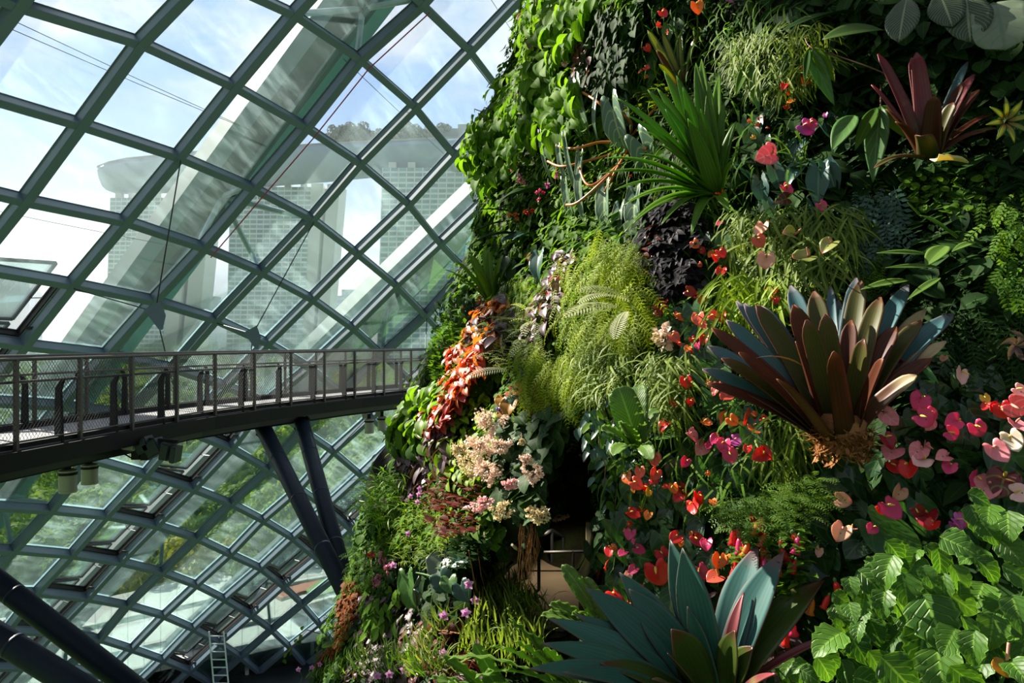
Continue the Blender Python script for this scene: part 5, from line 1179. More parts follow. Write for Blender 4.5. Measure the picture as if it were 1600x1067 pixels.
anthurium('anthurium with peach blooms folded behind round leaves under the root collar', [(1319, 782, pe, .09), (1313, 833, pe, .10), (1332, 828, bl, .06), (1278, 863, bl, .06)], 0, place=[(1290, 735, .24, .5), (1308, 755, .2, -.2), (1300, 712, .2, .9), (1335, 782, .2, .0), (1300, 830, .22, 1.2), (1350, 840, .2, -1.0), (1395, 845, .26, .8), (1280, 850, .18, .9), (1290, 880, .16, -.3), (1265, 892, .2, -.6), (1245, 900, .2, .3), (1340, 870, .14, .2)])
anthurium('anthurium with dark red drooping blooms in the gap above the mint-leaved shrub', [(1448, 810, cr, .12), (1455, 822, r, .09), (1436, 800, cr, .08)], 0, place=[(1470, 800, .28, .4), (1440, 830, .22, -.3), (1490, 815, .3, .5)])
anthurium('anthurium with a folded magenta bloom half behind the mint-leaved shrub', [(1500, 819, mg, .10), (1506, 814, ht, .08), (1494, 823, mg, .07)], 0, place=[(1520, 830, .2, .2)])

# ------------------------------------------------------------------ masses of smaller plants
T_tiny = [leaf(1, .55, 'ovate', 2, 2, .5, .12), leaf(1, .7, 'round', 3, 2, .4, .1)]
T_med = [leaf(1, .80, 'ovate', 6, 4, 1.1, .16), leaf(1, .70, 'ovate', 6, 4, 1.5, .2), leaf(1, .78, 'ovate', 6, 4, .7, .1)]
def mound(P0, r, n, rng, squash=(1, 1, 1)):
    d = rng.normal(0, 1, (n, 3)); d /= np.linalg.norm(d, axis=1, keepdims=True); return P0 + d * r * np.array(squash) * rng.uniform(.55, 1.05, (n, 1)), d
def bush(name, label, cat, mat, tm, poly, n, size, mode='face', out=(.0, .5), jit=.6, group=None, edge=True, stems=6, part='foliage'):
    root = patch(name, label, cat, mat, tm, poly, n, size, mode, out, jit, group, part, edge)
    rng = np.random.default_rng(SEED[0] + 900); P, Nn = sample(poly, stems, rng, edge); c = Vector(root.location)
    for p, q in zip(P, Nn):
        p = Vector(p); q = Vector(q); mb = MB(); mb.tube([p - q * .15 - c, p - p.normalized() * .12 + Vector((0, 0, .05)) - c, p - p.normalized() * out[1] * .8 - c], [.008, .006, .003], 5); mb.build('stem', MATS['stalk_brown'], root)
    return root
# medinilla at the top of the outline
MED = [[(826, -10), (930, -10), (900, 60), (868, 105), (838, 95), (815, 60), (810, 30)], [(775, 120), (850, 85), (905, 130), (890, 215), (830, 225), (775, 190), (755, 150)], [(742, 170), (800, 170), (815, 235), (790, 270), (760, 300), (735, 262), (718, 245), (728, 205)]]
for k, lab in enumerate(('glossy oval-leaved shrub with rusty young shoots at the top edge against the sky', 'glossy oval-leaved shrub with a pale pink flower spike, halfway down the upper outline', 'glossy oval-leaved shrub leaning out furthest over the glass, in front of the third hotel tower')):
    bush('medinilla_shrub', lab, 'shrub', 'leaf_medinilla', T_med, MED[k], (230, 280, 240)[k], (.12, .22), 'hang', (.05, .75), .75, None, True, 14)
root = thing('rusty_shoot', 'copper-red young shoot curling out at the wall outline under the top edge', 'shoot', None, wp(822, 30, .4))
for x0, y0, x1, y1 in ((820, 18, 806, 36), (822, 16, 832, 12), (845, 24, 852, 34), (838, 24, 846, 38), (828, 62, 830, 82), (832, 60, 840, 76), (826, 60, 824, 70)): bigleaf(root, x0, y0, x1, y1, .5, .55, .07, 'leaf_rust', 'lance', .25, 0, (-.4, -.5, .7), .15)
def panicle(px, py, wpx, hpx, n, mt, label, name='flower_spike', cat='flower', out=.5, size=(.012, .024), group=None, stem='stalk_brown', seedx=0, cone=True):
    """a loose head of many little florets"""
    rng = np.random.default_rng(7000 + px * 3 + py); p, nn = wall_or_edge(px, py); c = at(px, py, p.y - out); k = c.y / FPX
    m = 3 + n // 30; sc = rng.normal(0, .42, (m, 3)); sc /= np.maximum(np.linalg.norm(sc, axis=1, keepdims=True), .8)      # loose sub-heads with gaps between
    d = sc[rng.integers(0, m, n)] * 1.1 + rng.normal(0, .17, (n, 3))
    if cone: d[:, 0] *= (1 - .5 * np.clip(-d[:, 2], -1, 1)); d[:, 1] *= .7
    P = d * np.array([wpx * k, (wpx + hpx) * k * .5, hpx * k]) * .6
    root = thing(name, label, cat, group, c); Nn = d / (np.linalg.norm(d, axis=1, keepdims=True) + 1e-6)
    V, F, LF = spray([leaf(1, .8, 'round', 2, 2, .5, .2)], P, frames(Nn + rng.normal(0, .6, (n, 3)), np.array([[-.4, -.6, .6]]) + rng.normal(0, .5, (n, 3))), rng.uniform(*size, n), rng)
    o = link_mesh('florets', mesh_data('florets', V, F, LF, True, MATS[mt]), root); o['kind'] = 'stuff'
    mb = MB(); b = Vector(p) - c
    mb.tube([b, b * .5 + Vector((0, -.02, .06)), (0, 0, 0)], .0035, 5)
    for q in range(0, n, max(1, n // 26)): mb.tube([(0, 0, hpx * k * .25), Vector(P[q]) * .6 + Vector((0, 0, hpx * k * .1)), Vector(P[q])], .0016, 4)
    mb.build('stem', MATS[stem], root); return root
panicle(884, 98, 9, 13, 60, 'petal_blush', 'pale pink flower spike among the oval leaves against the white sky'); panicle(879, 82, 5, 5, 20, 'petal_rosepink', 'small rose pink flower spike just above the pale one')
panicle(800, 262, 11, 12, 80, 'petal_rosepink', 'rose pink flower spike jutting out left, upper of two below the oval-leaved shrub'); panicle(813, 283, 12, 14, 90, 'petal_rosepink', 'rose pink flower spike, lower of two below the oval-leaved shrub')
panicle(843, 217, 6, 11, 50, 'petal_hot', 'hot pink flower spike beside the arrow leaves'); panicle(860, 200, 6, 10, 40, 'petal_rosepink', 'rose pink flower spike behind the uppermost arrow leaf'); panicle(868, 270, 6, 10, 40, 'petal_rosepink', 'rose pink flower spike in the middle of the arrow leaves')
panicle(843, 306, 7, 11, 50, 'petal_hot', 'hot pink hanging flower spike under the arrow leaves'); panicle(856, 290, 6, 8, 40, 'petal_magenta', 'magenta hanging flower spike left of a long arrow leaf')
# fine moss-like hanging ferns
def moss(poly, n, mat, label, size=(.09, .18), tm=None, mode='hang', lift=(0, .35), jit=.7, name='clubmoss'):
    return patch(name, label, 'moss', mat, tm or T_finefern, poly, n, size, mode, lift, jit)
moss([(895, 420), (960, 380), (1010, 395), (1025, 440), (1020, 520), (1000, 545), (960, 520), (925, 540), (895, 500)], 800, 'leaf_moss', 'large cushion of feathery yellow-green moss fern in the middle of the wall', (.12, .26), None, 'hang', (0, .42), .95)
moss([(830, 540), (870, 525), (885, 560), (880, 610), (865, 650), (840, 640), (828, 590)], 360, 'leaf_moss', 'hanging feathery moss fern with brownish ends, left of two above the dark hollow', (.12, .26), None, 'hang', (0, .42), .9)
moss([(885, 550), (930, 540), (945, 580), (925, 630), (900, 640), (878, 600)], 360, 'leaf_moss', 'hanging feathery moss fern, right of two above the dark hollow', (.12, .28), None, 'hang', (0, .42), .9)
moss([(835, 600), (870, 590), (865, 650), (842, 655)], 90, 'leaf_brownmoss', 'browned strip at the foot of the hanging moss fern', (.08, .18))
moss([(800, 450), (845, 430), (862, 470), (840, 520), (800, 520), (790, 485)], 320, 'leaf_yellowgreen', 'soft green moss fern right of the orange-leaved strip', (.08, .16))
moss([(930, 520), (1010, 520), (1000, 600), (960, 640), (930, 600)], 700, 'leaf_grass', 'beige-green hanging grass under the large moss fern cushion', (.14, .30), T_fine, 'hang', (0, .3), .6, 'hanging_grass')
moss([(780, 520), (850, 480), (860, 540), (820, 580), (760, 590)], 150, 'leaf_pale', 'pale arching ferns on the sunny shoulder above the orange strip', (.12, .24), T_fern, 'out', (0, .3), .6, 'fern')
moss([(1030, 560), (1090, 560), (1085, 640), (1040, 650), (1020, 610)], 520, 'leaf_grass', "light hanging grass right of the tall bird's nest fern", (.14, .28), T_fine, 'hang', (0, .3), .7, 'hanging_grass')
moss([(1140, 340), (1330, 330), (1330, 440), (1240, 480), (1150, 470), (1130, 400)], 1300, 'leaf_grass', 'bamboo-like hanging grass behind the faded heart blooms', (.12, .24), T_blade, 'hang', (0, .3), .6, 'hanging_grass')
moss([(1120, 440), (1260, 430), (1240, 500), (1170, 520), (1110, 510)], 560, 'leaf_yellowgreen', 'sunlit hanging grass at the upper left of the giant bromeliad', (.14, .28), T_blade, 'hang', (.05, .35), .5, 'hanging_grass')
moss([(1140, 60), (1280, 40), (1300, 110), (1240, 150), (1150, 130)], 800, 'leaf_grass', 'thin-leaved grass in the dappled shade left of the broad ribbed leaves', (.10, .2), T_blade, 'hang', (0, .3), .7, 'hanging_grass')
moss([(1200, 650), (1260, 660), (1270, 760), (1230, 740), (1180, 700)], 420, 'leaf_grass', 'thin trailing grass hanging under the giant bromeliad on its left', (.12, .24), T_fine, 'hang', (0, .2), .5, 'hanging_grass')
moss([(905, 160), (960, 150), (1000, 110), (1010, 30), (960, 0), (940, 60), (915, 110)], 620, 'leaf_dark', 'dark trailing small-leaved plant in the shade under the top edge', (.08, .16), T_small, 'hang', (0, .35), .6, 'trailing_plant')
moss([(905, 60), (945, 70), (940, 130), (910, 135)], 110, 'leaf_wine', 'purple-leaved sprigs hanging against the last patch of sky at the top', (.07, .13), T_small, 'hang', (.1, .35), .6, 'trailing_plant')
moss([(1010, 150), (1060, 140), (1050, 180), (1000, 190)], 60, 'leaf_yellowgreen', 'little yellow-green fern on dead roots above the sword-leaved dracaena', (.08, .14), T_fern, 'out', (.05, .25), .6, 'fern')
moss([(1150, 790), (1290, 745), (1295, 800), (1240, 850), (1190, 840), (1170, 830)], 640, 'leaf_birdnest', 'frilly light green clubmoss below the giant bromeliad', (.07, .15), T_finefern, 'out', (.02, .32), .7)
moss([(1415, 265), (1560, 255), (1570, 340), (1500, 360), (1420, 330)], 520, 'leaf_mid', 'small round-leaved creeper under the dark red bromeliad', (.03, .055), T_round, 'face', (.0, .15), .8, 'creeper')
moss([(1320, 300), (1410, 290), (1420, 400), (1340, 420)], 150, 'leaf_bluegreen', 'blue-green hanging fern in the shade left of the palm grass', (.12, .24), T_maiden, 'hang', (0, .2), .5, 'fern')
moss([(1330, 390), (1400, 380), (1390, 450), (1345, 450)], 90, 'leaf_mid', 'dim trailing fern under the blue-green hanging fern', (.10, .2), T_finefern, 'hang', (0, .2), .5, 'fern')
moss([(1530, 330), (1640, 300), (1640, 480), (1560, 470)], 150, 'leaf_mid', 'shaded maidenhair fern at the right edge', (.09, .18), T_maiden, 'hang', (0, .25), .6, 'fern')
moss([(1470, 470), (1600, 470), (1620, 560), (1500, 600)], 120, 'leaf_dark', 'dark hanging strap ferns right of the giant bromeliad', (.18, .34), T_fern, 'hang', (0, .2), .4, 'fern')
# pale, sun-bleached fronds
def fronds(label, specs, mat, name='fern'):
    x0, y0 = specs[0][:2]; root = thing(name, label, 'fern', None, wp(x0, y0, .1)); c = Vector(root.location)
    for x0, y0, x1, y1, W, out in specs:
        p, nn = wall_or_edge(x0, y0); b = at(x0, y0, p.y - out); q = at(x1, y1, p.y - out - .15); L = (q - b).length
        V, F, LF = frond(L * 1.15, W, 18, .22, .7, .35, 'lance', 2); R = np.array(frame(q - b + Vector((0, 0, .3 * L)), (-.5, -.6, .6))); link_mesh('frond', mesh_data('frond', V @ R.T + np.array(b - c), F, LF, True, MATS[mat]), root)
fronds('bleached cream fern fronds lying over the large moss fern cushion', [(966, 478, 900, 494, .15, .6), (978, 486, 960, 522, .13, .64), (985, 470, 925, 458, .14, .56), (960, 462, 915, 472, .11, .58)], 'leaf_bleached')
fronds('single pale curved fern frond over the green cushion beside the violet spray', [(795, 578, 740, 592, .13, .4), (790, 560, 770, 540, .1, .3), (850, 560, 825, 530, .12, .3)], 'leaf_bleached')
fronds('fresh green cut-leaf fern sticking out of the rusty moss at the lower left', [(545, 1000, 505, 985, .16, .2), (540, 1005, 510, 1010, .14, .2), (560, 985, 590, 965, .14, .25), (548, 990, 530, 970, .14, .2), (575, 1025, 545, 1010, .12, .2)], 'leaf_mid')
# coloured carpets
patch('coral_bells', 'black-leaved coral bells in a dark clump below the sword-leaved dracaena', 'foliage plant', 'leaf_black', T_lobed, [(1020, 330), (1090, 320), (1110, 380), (1090, 460), (1040, 470), (1012, 420)], 260, (.07, .12), 'face', (.02, .25), .8)
patch('coral_bells', 'dark wine red trails at the left side of the black-leaved coral bells', 'foliage plant', 'leaf_wine', T_small, [(1010, 385), (1035, 360), (1040, 425), (1016, 440)], 60, (.05, .08), 'face', (.1, .28), .8)
STRIP = [[(745, 470), (790, 455), (800, 490), (775, 530), (745, 545), (720, 530)], [(700, 540), (745, 530), (755, 570), (725, 610), (695, 600)], [(690, 590), (735, 590), (715, 640), (675, 650)], [(655, 640), (715, 620), (700, 660), (650, 680)]]
for k, (mt, lab) in enumerate((('leaf_plum', 'plum leaves at the top of the red and orange begonia strip'), ('leaf_orange', 'glowing orange leaves in the middle of the begonia strip'), ('leaf_red', 'scarlet leaves lower down the begonia strip'), ('leaf_wine', 'deep red leaves at the foot of the begonia strip, above the purple-grey leaves'))):
    r0 = patch('begonia', lab, 'begonia', mt, T_heart, STRIP[k], 170, (.07, .12), 'face', (.15, .55), .8, None, 'foliage', True)
    patch('begonia', None, None, ('leaf_orange', 'leaf_red', 'leaf_orange', 'leaf_red')[k], T_heart, STRIP[k], 70, (.06, .11), 'face', (.3, .6), .8, None, 'bright_leaves', True, None, r0)
    patch('begonia', None, None, 'leaf_mid', T_heart, STRIP[k], 30, (.06, .11), 'face', (.15, .34), .8, None, 'green_leaves', True, None, r0)
patch('begonia', 'plum trail with pink blooms running down left of the large moss fern cushion', 'begonia', 'leaf_plum', T_heart, [(880, 400), (915, 400), (900, 450), (880, 500), (850, 540), (828, 520), (850, 470), (868, 430)], 190, (.06, .10), 'face', (.05, .3), .8)
for k, (x, y, w, h, c) in enumerate(((870, 430, 8, 8, 'petal_coral'), (856, 462, 6, 7, 'petal_red'), (890, 408, 14, 7, 'petal_hot'), (847, 485, 10, 8, 'petal_coral'), (838, 505, 9, 9, 'petal_rosepink'), (780, 480, 8, 10, 'petal_orange'), (752, 470, 8, 8, 'petal_coral'), (727, 485, 5, 6, 'petal_red'), (752, 452, 9, 8, 'petal_magenta'), (770, 447, 5, 6, 'petal_magenta'), (862, 440, 5, 6, 'petal_magenta'), (826, 330, 6, 7, 'petal_red'), (806, 337, 11, 5, 'petal_orange'), (828, 402, 9, 6, 'petal_coral'))):
    panicle(x, y, w, h, 40, c, ('coral flower cluster high on the plum trail', 'small red flower cluster on the plum trail', 'hot pink flower cluster at the very top of the plum trail', 'coral flower cluster halfway down the plum trail', 'rose pink flower cluster at the foot of the plum trail', 'orange flower cluster at the top right of the begonia strip', 'coral flower cluster at the top of the begonia strip', 'tiny red flower cluster on the wall outline left of the begonia strip', 'magenta quilled bloom under the strap-leaved bromeliad', 'smaller magenta bloom right under the strap-leaved bromeliad', 'magenta flower tuft beside the plum trail', 'small red flower cluster above the dark lobed plant', 'flat orange flower cluster above the dark lobed plant', 'coral flower cluster right of the silvery leaf')[k], 'flower_cluster', 'flower', .3, (.02, .035), None, 'stalk_brown')
patch('begonia', 'purple-grey round-leaved begonia bulging from the wall outline below the begonia strip', 'begonia', 'leaf_plum', T_heart, [(640, 680), (700, 655), (705, 700), (690, 745), (650, 770), (622, 750), (622, 715)], 230, (.11, .16), 'face', (.05, .35), .6, None, 'foliage', True)
bush('copper_shrub', 'brown-red bushy plant left of the cream flower heads', 'shrub', 'leaf_wine', T_small, [(670, 750), (720, 735), (755, 760), (750, 830), (700, 850), (665, 810)], 420, (.06, .11), 'out', (0, .4), .7)
patch('begonia', 'round-leaved green begonia hanging on the left of the dark hollow', 'begonia', 'leaf_begonia', T_disc, [(780, 650), (860, 640), (905, 665), (900, 740), (870, 800), (820, 810), (780, 770)], 300, (.10, .17), 'face', (.05, .42), .6, None, 'foliage', True)
patch('begonia', 'small light green begonia leaves around the cream flower heads', 'begonia', 'leaf_yellowgreen', T_heart, [(700, 640), (770, 620), (800, 680), (770, 760), (720, 760), (690, 700)], 300, (.05, .10), 'face', (.0, .3), .8)
for k, (x, y, w, h, n, c, lab) in enumerate(((768, 660, 24, 26, 170, 'petal_cream', 'pink-cream begonia flower head, topmost of the large drift'), (752, 700, 30, 24, 220, 'petal_cream', 'pink-cream begonia flower head in the heart of the large drift'), (738, 728, 24, 22, 200, 'petal_buff', 'buff begonia flower head at the lower left of the large drift'), (762, 740, 22, 22, 180, 'petal_cream', 'cream begonia flower head at the foot of the large drift'), (782, 698, 16, 16, 110, 'petal_cream', 'cream begonia flower head at the right of the large drift'), (720, 705, 20, 18, 120, 'petal_buff', 'buff begonia flower head at the left of the large drift'),
    (820, 722, 14, 12, 90, 'petal_cream', 'pink-cream flower head over the round begonia leaves, upper left'), (834, 742, 14, 16, 100, 'petal_cream', 'pink-cream flower head over the round begonia leaves, lower right'), (798, 758, 11, 9, 70, 'petal_blush', 'little pale flower head in the middle of the round begonia leaves'), (752, 790, 18, 14, 120, 'petal_blush', 'pink flower head below the large drift, next to the copper shrub'), (784, 800, 16, 18, 100, 'petal_buff', 'yellowish flower head below the large drift, right of the pink one'),
    (842, 806, 22, 14, 130, 'petal_buff', 'pale seedy flower head hanging over the roof of the landing'), (870, 808, 18, 7, 80, 'petal_buff', 'flat pale flower head at the right end over the landing'), (880, 702, 14, 9, 70, 'petal_blush', 'lone whitish flower head against the dark hollow'), (912, 714, 6, 9, 30, 'petal_blush', 'tiny dim flower head inside the dark hollow'), (815, 690, 6, 5, 24, 'petal_buff', 'tiny pale flower head high among the round begonia leaves'))):
    panicle(x, y, w * 1.15, h * 1.15, n * 3, c, lab, 'begonia_flower_head', 'flower', .62, (.012, .022), 'begonia flower heads', 'stalk_brown')
panicle(817, 568, 8, 18, 90, 'petal_violet', 'violet flower spray beside the hanging moss ferns', 'flower_spray', 'flower', .35, (.018, .03)); panicle(778, 642, 5, 5, 16, 'petal_violet', 'tiny violet flower tuft under the pale curved frond', 'flower_spray', 'flower', .35, (.015, .025))
panicle(1038, 530, 12, 28, 80, 'petal_cream', 'mottled cream leaf spray at the right of the beige-green hanging grass', 'leaf_spray', 'foliage plant', .25, (.03, .055), None, 'stalk_green')
# left outline, from the bridge down
bush('small_leaved_bush', 'small-leaved dark green bush rising at the wall outline above the bridge', 'shrub', 'leaf_mid', T_tiny, [(690, 490), (725, 478), (730, 540), (705, 600), (680, 600), (668, 560)], 640, (.05, .09), 'out', (0, .45), .8)
bush('small_leaved_bush', 'bronze-tipped shrub with pointed leaves right above the small-leaved bush', 'shrub', 'leaf_dark', T_small, [(682, 478), (740, 468), (745, 500), (700, 510), (680, 495)], 160, (.08, .13), 'up', (.05, .45), .8)
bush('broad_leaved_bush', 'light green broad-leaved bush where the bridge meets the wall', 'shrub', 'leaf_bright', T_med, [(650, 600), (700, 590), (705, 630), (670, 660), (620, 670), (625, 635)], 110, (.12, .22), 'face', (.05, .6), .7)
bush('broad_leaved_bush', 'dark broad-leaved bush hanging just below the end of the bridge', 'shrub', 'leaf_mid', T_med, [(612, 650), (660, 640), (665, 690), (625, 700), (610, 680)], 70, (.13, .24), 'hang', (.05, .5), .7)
bush('bamboo_tuft', 'bright bamboo-like tuft leaning out over the navy struts', 'grass', 'leaf_bright', T_blade, [(565, 755), (600, 738), (645, 745), (640, 790), (590, 830), (562, 800)], 330, (.14, .26), 'out', (0, .6), .8)
bush('feathery_bush', 'fine-leaved green bush in the sun right of the bamboo-like tuft', 'shrub', 'leaf_yellowgreen', T_blade, [(600, 780), (680, 790), (705, 840), (690, 890), (620, 880), (585, 830)], 900, (.06, .12), 'out', (0, .5), .9)
bush('feathery_bush', 'dark little-leaved bush left of the silver crinkled leaves', 'shrub', 'leaf_dark', T_tiny, [(705, 850), (760, 835), (770, 880), (720, 890)], 260, (.05, .09), 'out', (0, .4), .8)
bush('fern_bush', 'fern bush at the wall outline just above the foot of the struts', 'shrub', 'leaf_mid', T_finefern, [(560, 860), (600, 840), (610, 900), (580, 920), (555, 900)], 110, (.12, .22), 'out', (0, .3), .7)
for k, (x, y, w, h, c) in enumerate(((598, 872, 6, 16, 'petal_rosepink'), (606, 890, 6, 14, 'petal_rosepink'), (592, 905, 5, 8, 'petal_rosepink'), (585, 912, 5, 6, 'petal_rosepink'), (580, 866, 4, 4, 'petal_red'))): panicle(x, y, w, h, 44, c, ('pink flower spike at the lower wall outline, uppermost of a row of four', 'pink flower spike at the lower wall outline, second of a row of four', 'pink flower spike at the lower wall outline, third of a row of four', 'pink flower spike just above the foot of the struts, lowest of its row', 'tiny red flower tuft left of the pink flower spikes')[k], 'flower_spike', 'flower', .3, (.02, .035))
moss([(500, 930), (560, 905), (575, 950), (540, 1010), (505, 1040), (478, 1067), (480, 1010)], 700, 'leaf_rustmoss', 'rust-orange moss on the lower left edge of the planted slope', (.05, .09), T_tiny, 'face', (.04, .2), .9)
moss([(500, 925), (555, 895), (570, 915), (530, 945), (498, 955)], 190, 'leaf_yellowgreen', 'bright green trailing ferns at the foot of the navy struts', (.09, .16), T_finefern, 'hang', (0, .2), .6, 'fern')
moss([(555, 935), (640, 930), (660, 1000), (640, 1067), (540, 1067), (560, 1000)], 520, 'leaf_plum', 'dusky purple-leaved carpet low on the left slope', (.05, .10), T_heart, 'face', (0, .2), .8, 'begonia')
moss([(575, 940), (640, 920), (640, 975), (590, 990)], 130, 'leaf_mid', 'pointed green-leaved sprawl under the broad sunlit heart leaf', (.10, .18), T_small, 'hang', (.05, .3), .7, 'creeper')
moss([(640, 990), (720, 960), (770, 990), (740, 1067), (640, 1067)], 340, 'leaf_wine', 'dark red-leaved carpet at the bottom, left of the grassy orchids', (.06, .11), T_heart, 'face', (0, .2), .8, 'begonia')
root = thing('trailing_twig', 'thin leafy twig reaching out from the rusty moss over the glass', 'twig', None, wp(500, 985, .1))
mb = MB(); P = [Vector(wp(500, 990, .1)), Vector(wp(480, 984, .25)), Vector(wp(462, 1003, .3)), Vector(wp(445, 1026, .3))]; mb.tube([p - root.location for p in P], .004, 5); mb.build('stem', MATS['stalk_brown'], root)
for k, (x, y) in enumerate(((472, 992), (466, 1000), (460, 1004), (454, 1012), (448, 1020), (443, 1030), (470, 984), (456, 1018))): bigleaf(root, x, y, x + (-5, 4, 5, -4)[k % 4], y + (8, 7, -6, 6)[k % 4], .3, .3, .05, 'leaf_mid', 'ovate', .1)
# grassy orchids along the bottom
patch('bamboo_orchid', 'thicket of thin arching orchid stems with narrow leaves along the bottom left of the landing', 'orchid', 'leaf_grass', T_blade, [(700, 960), (790, 900), (840, 920), (870, 960), (850, 1067), (660, 1067)], 800, (.12, .24), 'up', (.05, .5), .9)
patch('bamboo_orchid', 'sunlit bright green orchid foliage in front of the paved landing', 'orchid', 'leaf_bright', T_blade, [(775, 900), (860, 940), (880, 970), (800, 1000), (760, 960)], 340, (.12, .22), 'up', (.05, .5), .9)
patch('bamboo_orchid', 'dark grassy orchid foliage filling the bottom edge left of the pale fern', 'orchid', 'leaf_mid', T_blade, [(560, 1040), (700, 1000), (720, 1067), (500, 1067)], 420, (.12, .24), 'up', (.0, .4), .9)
ORC = [(733, 912), (743, 937), (755, 936), (766, 933), (728, 956), (746, 973), (798, 912), (803, 910), (795, 914), (803, 935), (694, 961), (609, 1052), (640, 1040), (632, 1045), (745, 1057), (590, 1055), (784, 870), (615, 882), (653, 784), (655, 772), (656, 763), (636, 782), (628, 778), (642, 775), (602, 783), (588, 790), (638, 833), (467, 1045), (488, 1042), (745, 1005), (693, 1020), (500, 1037)]
leafmat('orchid_lip', (.45, .06, .40), (.60, .12, .52), trans=.3)
for k, (x, y) in enumerate(ORC):
    p, nn = wall_or_edge(x, y); c = at(x, y, p.y - .45); lab = 'little lilac orchid bloom on a thin stem among the grassy leaves low on the wall' if y > 840 else 'tiny lilac orchid bloom above the fine-leaved bush on the left slope'
    root = thing('orchid_bloom', lab, 'orchid', 'lilac orchids low on the wall' if y > 840 else 'lilac orchids on the left slope', c); s = .038 if y > 840 else .03
    rr = random.Random(k); parts = []
    for q in range(5):
        a = q * 1.2566 + rr.uniform(0, .6); d = Vector((math.cos(a), -.35, math.sin(a))) * s; parts.append(ribbon((0, 0, 0), d * .5 + Vector((0, -.008, 0)), d, s * .75, 'ovate', 4, 2, .1, (-.2, -1, .3)))
    link_mesh('petals', mesh_data('petals', *join(parts), True, MATS['petal_lilac']), root)
    V = ribbon((0, -.004, 0), (0, -.02, -.005), (0, -.026, -.02), s * .7, 'ovate', 4, 3, .5, (0, -.3, 1)); link_mesh('lip', mesh_data('lip', *V, True, MATS['orchid_lip']), root)
    mb = MB(); mb.tube([(0, .01, 0), (rr.uniform(-.03, .03), .08, -.14), Vector(at(x, y + 26, p.y - .02)) - c], .003, 5); mb.build('stem', MATS['stalk_green'], root)
root = thing('dry_twig', 'bare reddish flower stem arching over the grassy orchids', 'twig', None, wp(760, 940, .1)); c = Vector(root.location)
for pts in (((690, 985, .1), (720, 990, .4), (755, 1010, .4)), ((755, 960, .1), (740, 900, .5), (732, 860, .5)), ((770, 960, .1), (752, 900, .5), (746, 858, .5)), ((745, 960, .1), (700, 985, .4), (655, 985, .4))): mb = MB(); mb.tube([Vector(wp(*q)) - c for q in pts], .0035, 5); mb.build('stem', MATS['root_fibre'], root)
# hoya vines in front of the hollow
for k, (x0, y0, x1, y1, lab) in enumerate(((935, 640, 945, 760, 'hanging vine with pairs of oval leaves at the right of the dark hollow, the leftmost'), (955, 630, 962, 800, 'hanging vine with pairs of oval leaves at the right of the dark hollow, the longest'), (975, 640, 980, 730, 'short hanging vine with oval leaves nearest the tall wavy fern'), (915, 640, 930, 700, 'sparse hanging vine over the dark hollow'))):
    root = thing('oval_leaved_vine', lab, 'vine', 'hanging vines by the hollow', wp(x0, y0, .1)); c = Vector(root.location); rr = random.Random(k + 50); pts = []
    p0, _ = wall_or_edge(955, 640)
    for q in range(9): t_ = q / 8; pts.append(at(x0 + (x1 - x0) * t_ + math.sin(q * 1.3) * 4, y0 + (y1 - y0) * t_, p0.y - .25))
    mb = MB(); mb.tube([p - c for p in pts], .003, 5); mb.build('stem', MATS['stalk_brown'], root)
    me = leaf_mesh('vine_leaf', MATS['leaf_bluegreen'], lambda: leaf(1, .55, 'ovate', 6, 4, .4, .1)); ml = leaf_mesh('vine_leaf_lit', MATS['leaf_mid'], lambda: leaf(1, .55, 'ovate', 6, 4, .4, .1))
    for q in range(26):
        p = pts[int(rr.uniform(0, 8.9))] + Vector((rr.uniform(-.08, .08), rr.uniform(-.1, .05), rr.uniform(-.05, .05)))
        R = frame((rr.uniform(-.8, .8), -.4, -.7), (-.4 + rr.uniform(-.4, .4), -.6, .6)); put('leaf', ml if q % 3 == 0 else me, TRS(p - c, R, rr.uniform(.055, .085)), root)
# shrub with tubular red flowers
bush('fuchsia_shrub', 'small-leaved shrub dotted with tubular red flowers above the upright teal leaves', 'shrub', 'leaf_mid', T_small, [(1145, 830), (1250, 820), (1270, 900), (1240, 940), (1200, 900), (1150, 890)], 560, (.04, .075), 'out', (0, .35), .8)
FU = [(1172, 803), (1184, 812), (1188, 806), (1180, 818), (1196, 832), (1155, 840), (1161, 849), (1170, 848), (1147, 826), (1152, 824), (1238, 833), (1248, 838), (1220, 843), (1240, 832), (1174, 858), (1192, 858), (1194, 856), (1200, 870), (1204, 870), (1213, 875), (1220, 856), (1243, 875), (1150, 868), (1165, 862), (1148, 885), (1165, 886), (1305, 908), (1295, 930), (1230, 985), (1235, 965), (1212, 975), (1270, 935), (1107, 975), (1110, 965), (1104, 985), (1312, 960), (1315, 945)]
mb = MB(); mb.lathe((0, 0, 0), [(.004, 0), (.010, -.012), (.013, -.034), (.011, -.044), (.018, -.056), (.006, -.05)], 8); TUB = [mesh_data('tube', mb.V, mb.F, np.zeros((len(mb.V), 3)), True, MATS[q]) for q in ('petal_red', 'petal_orange', 'petal_hot')]
mb = MB(); mb.lathe((0, 0, .012), [(.002, 0), (.006, -.006), (.005, -.014)], 6); CAL = mesh_data('calyx', mb.V, mb.F, None, True, MATS['stalk_green'])
for k, (x, y) in enumerate(FU):
    p, nn = wall_or_edge(x, y); c = at(x, y, p.y - .30); lab = 'small tubular red flower hanging on the shrub above the upright teal leaves' if y < 900 else 'small red flower hanging in the dark gap right of the upright teal leaves'
    root = thing('tubular_flower', lab, 'flower', 'tubular red flowers of the shrub' if y < 900 else 'red flowers in the dark gap', c); s = 1.05 + (k % 3) * .15
    M = Matrix.Rotation((k * .7) % 1 - .5, 4, 'Y') @ Matrix.Scale(s, 4); put('corolla', TUB[k % 3 if k % 2 else 0], M, root); put('calyx', CAL, M, root)
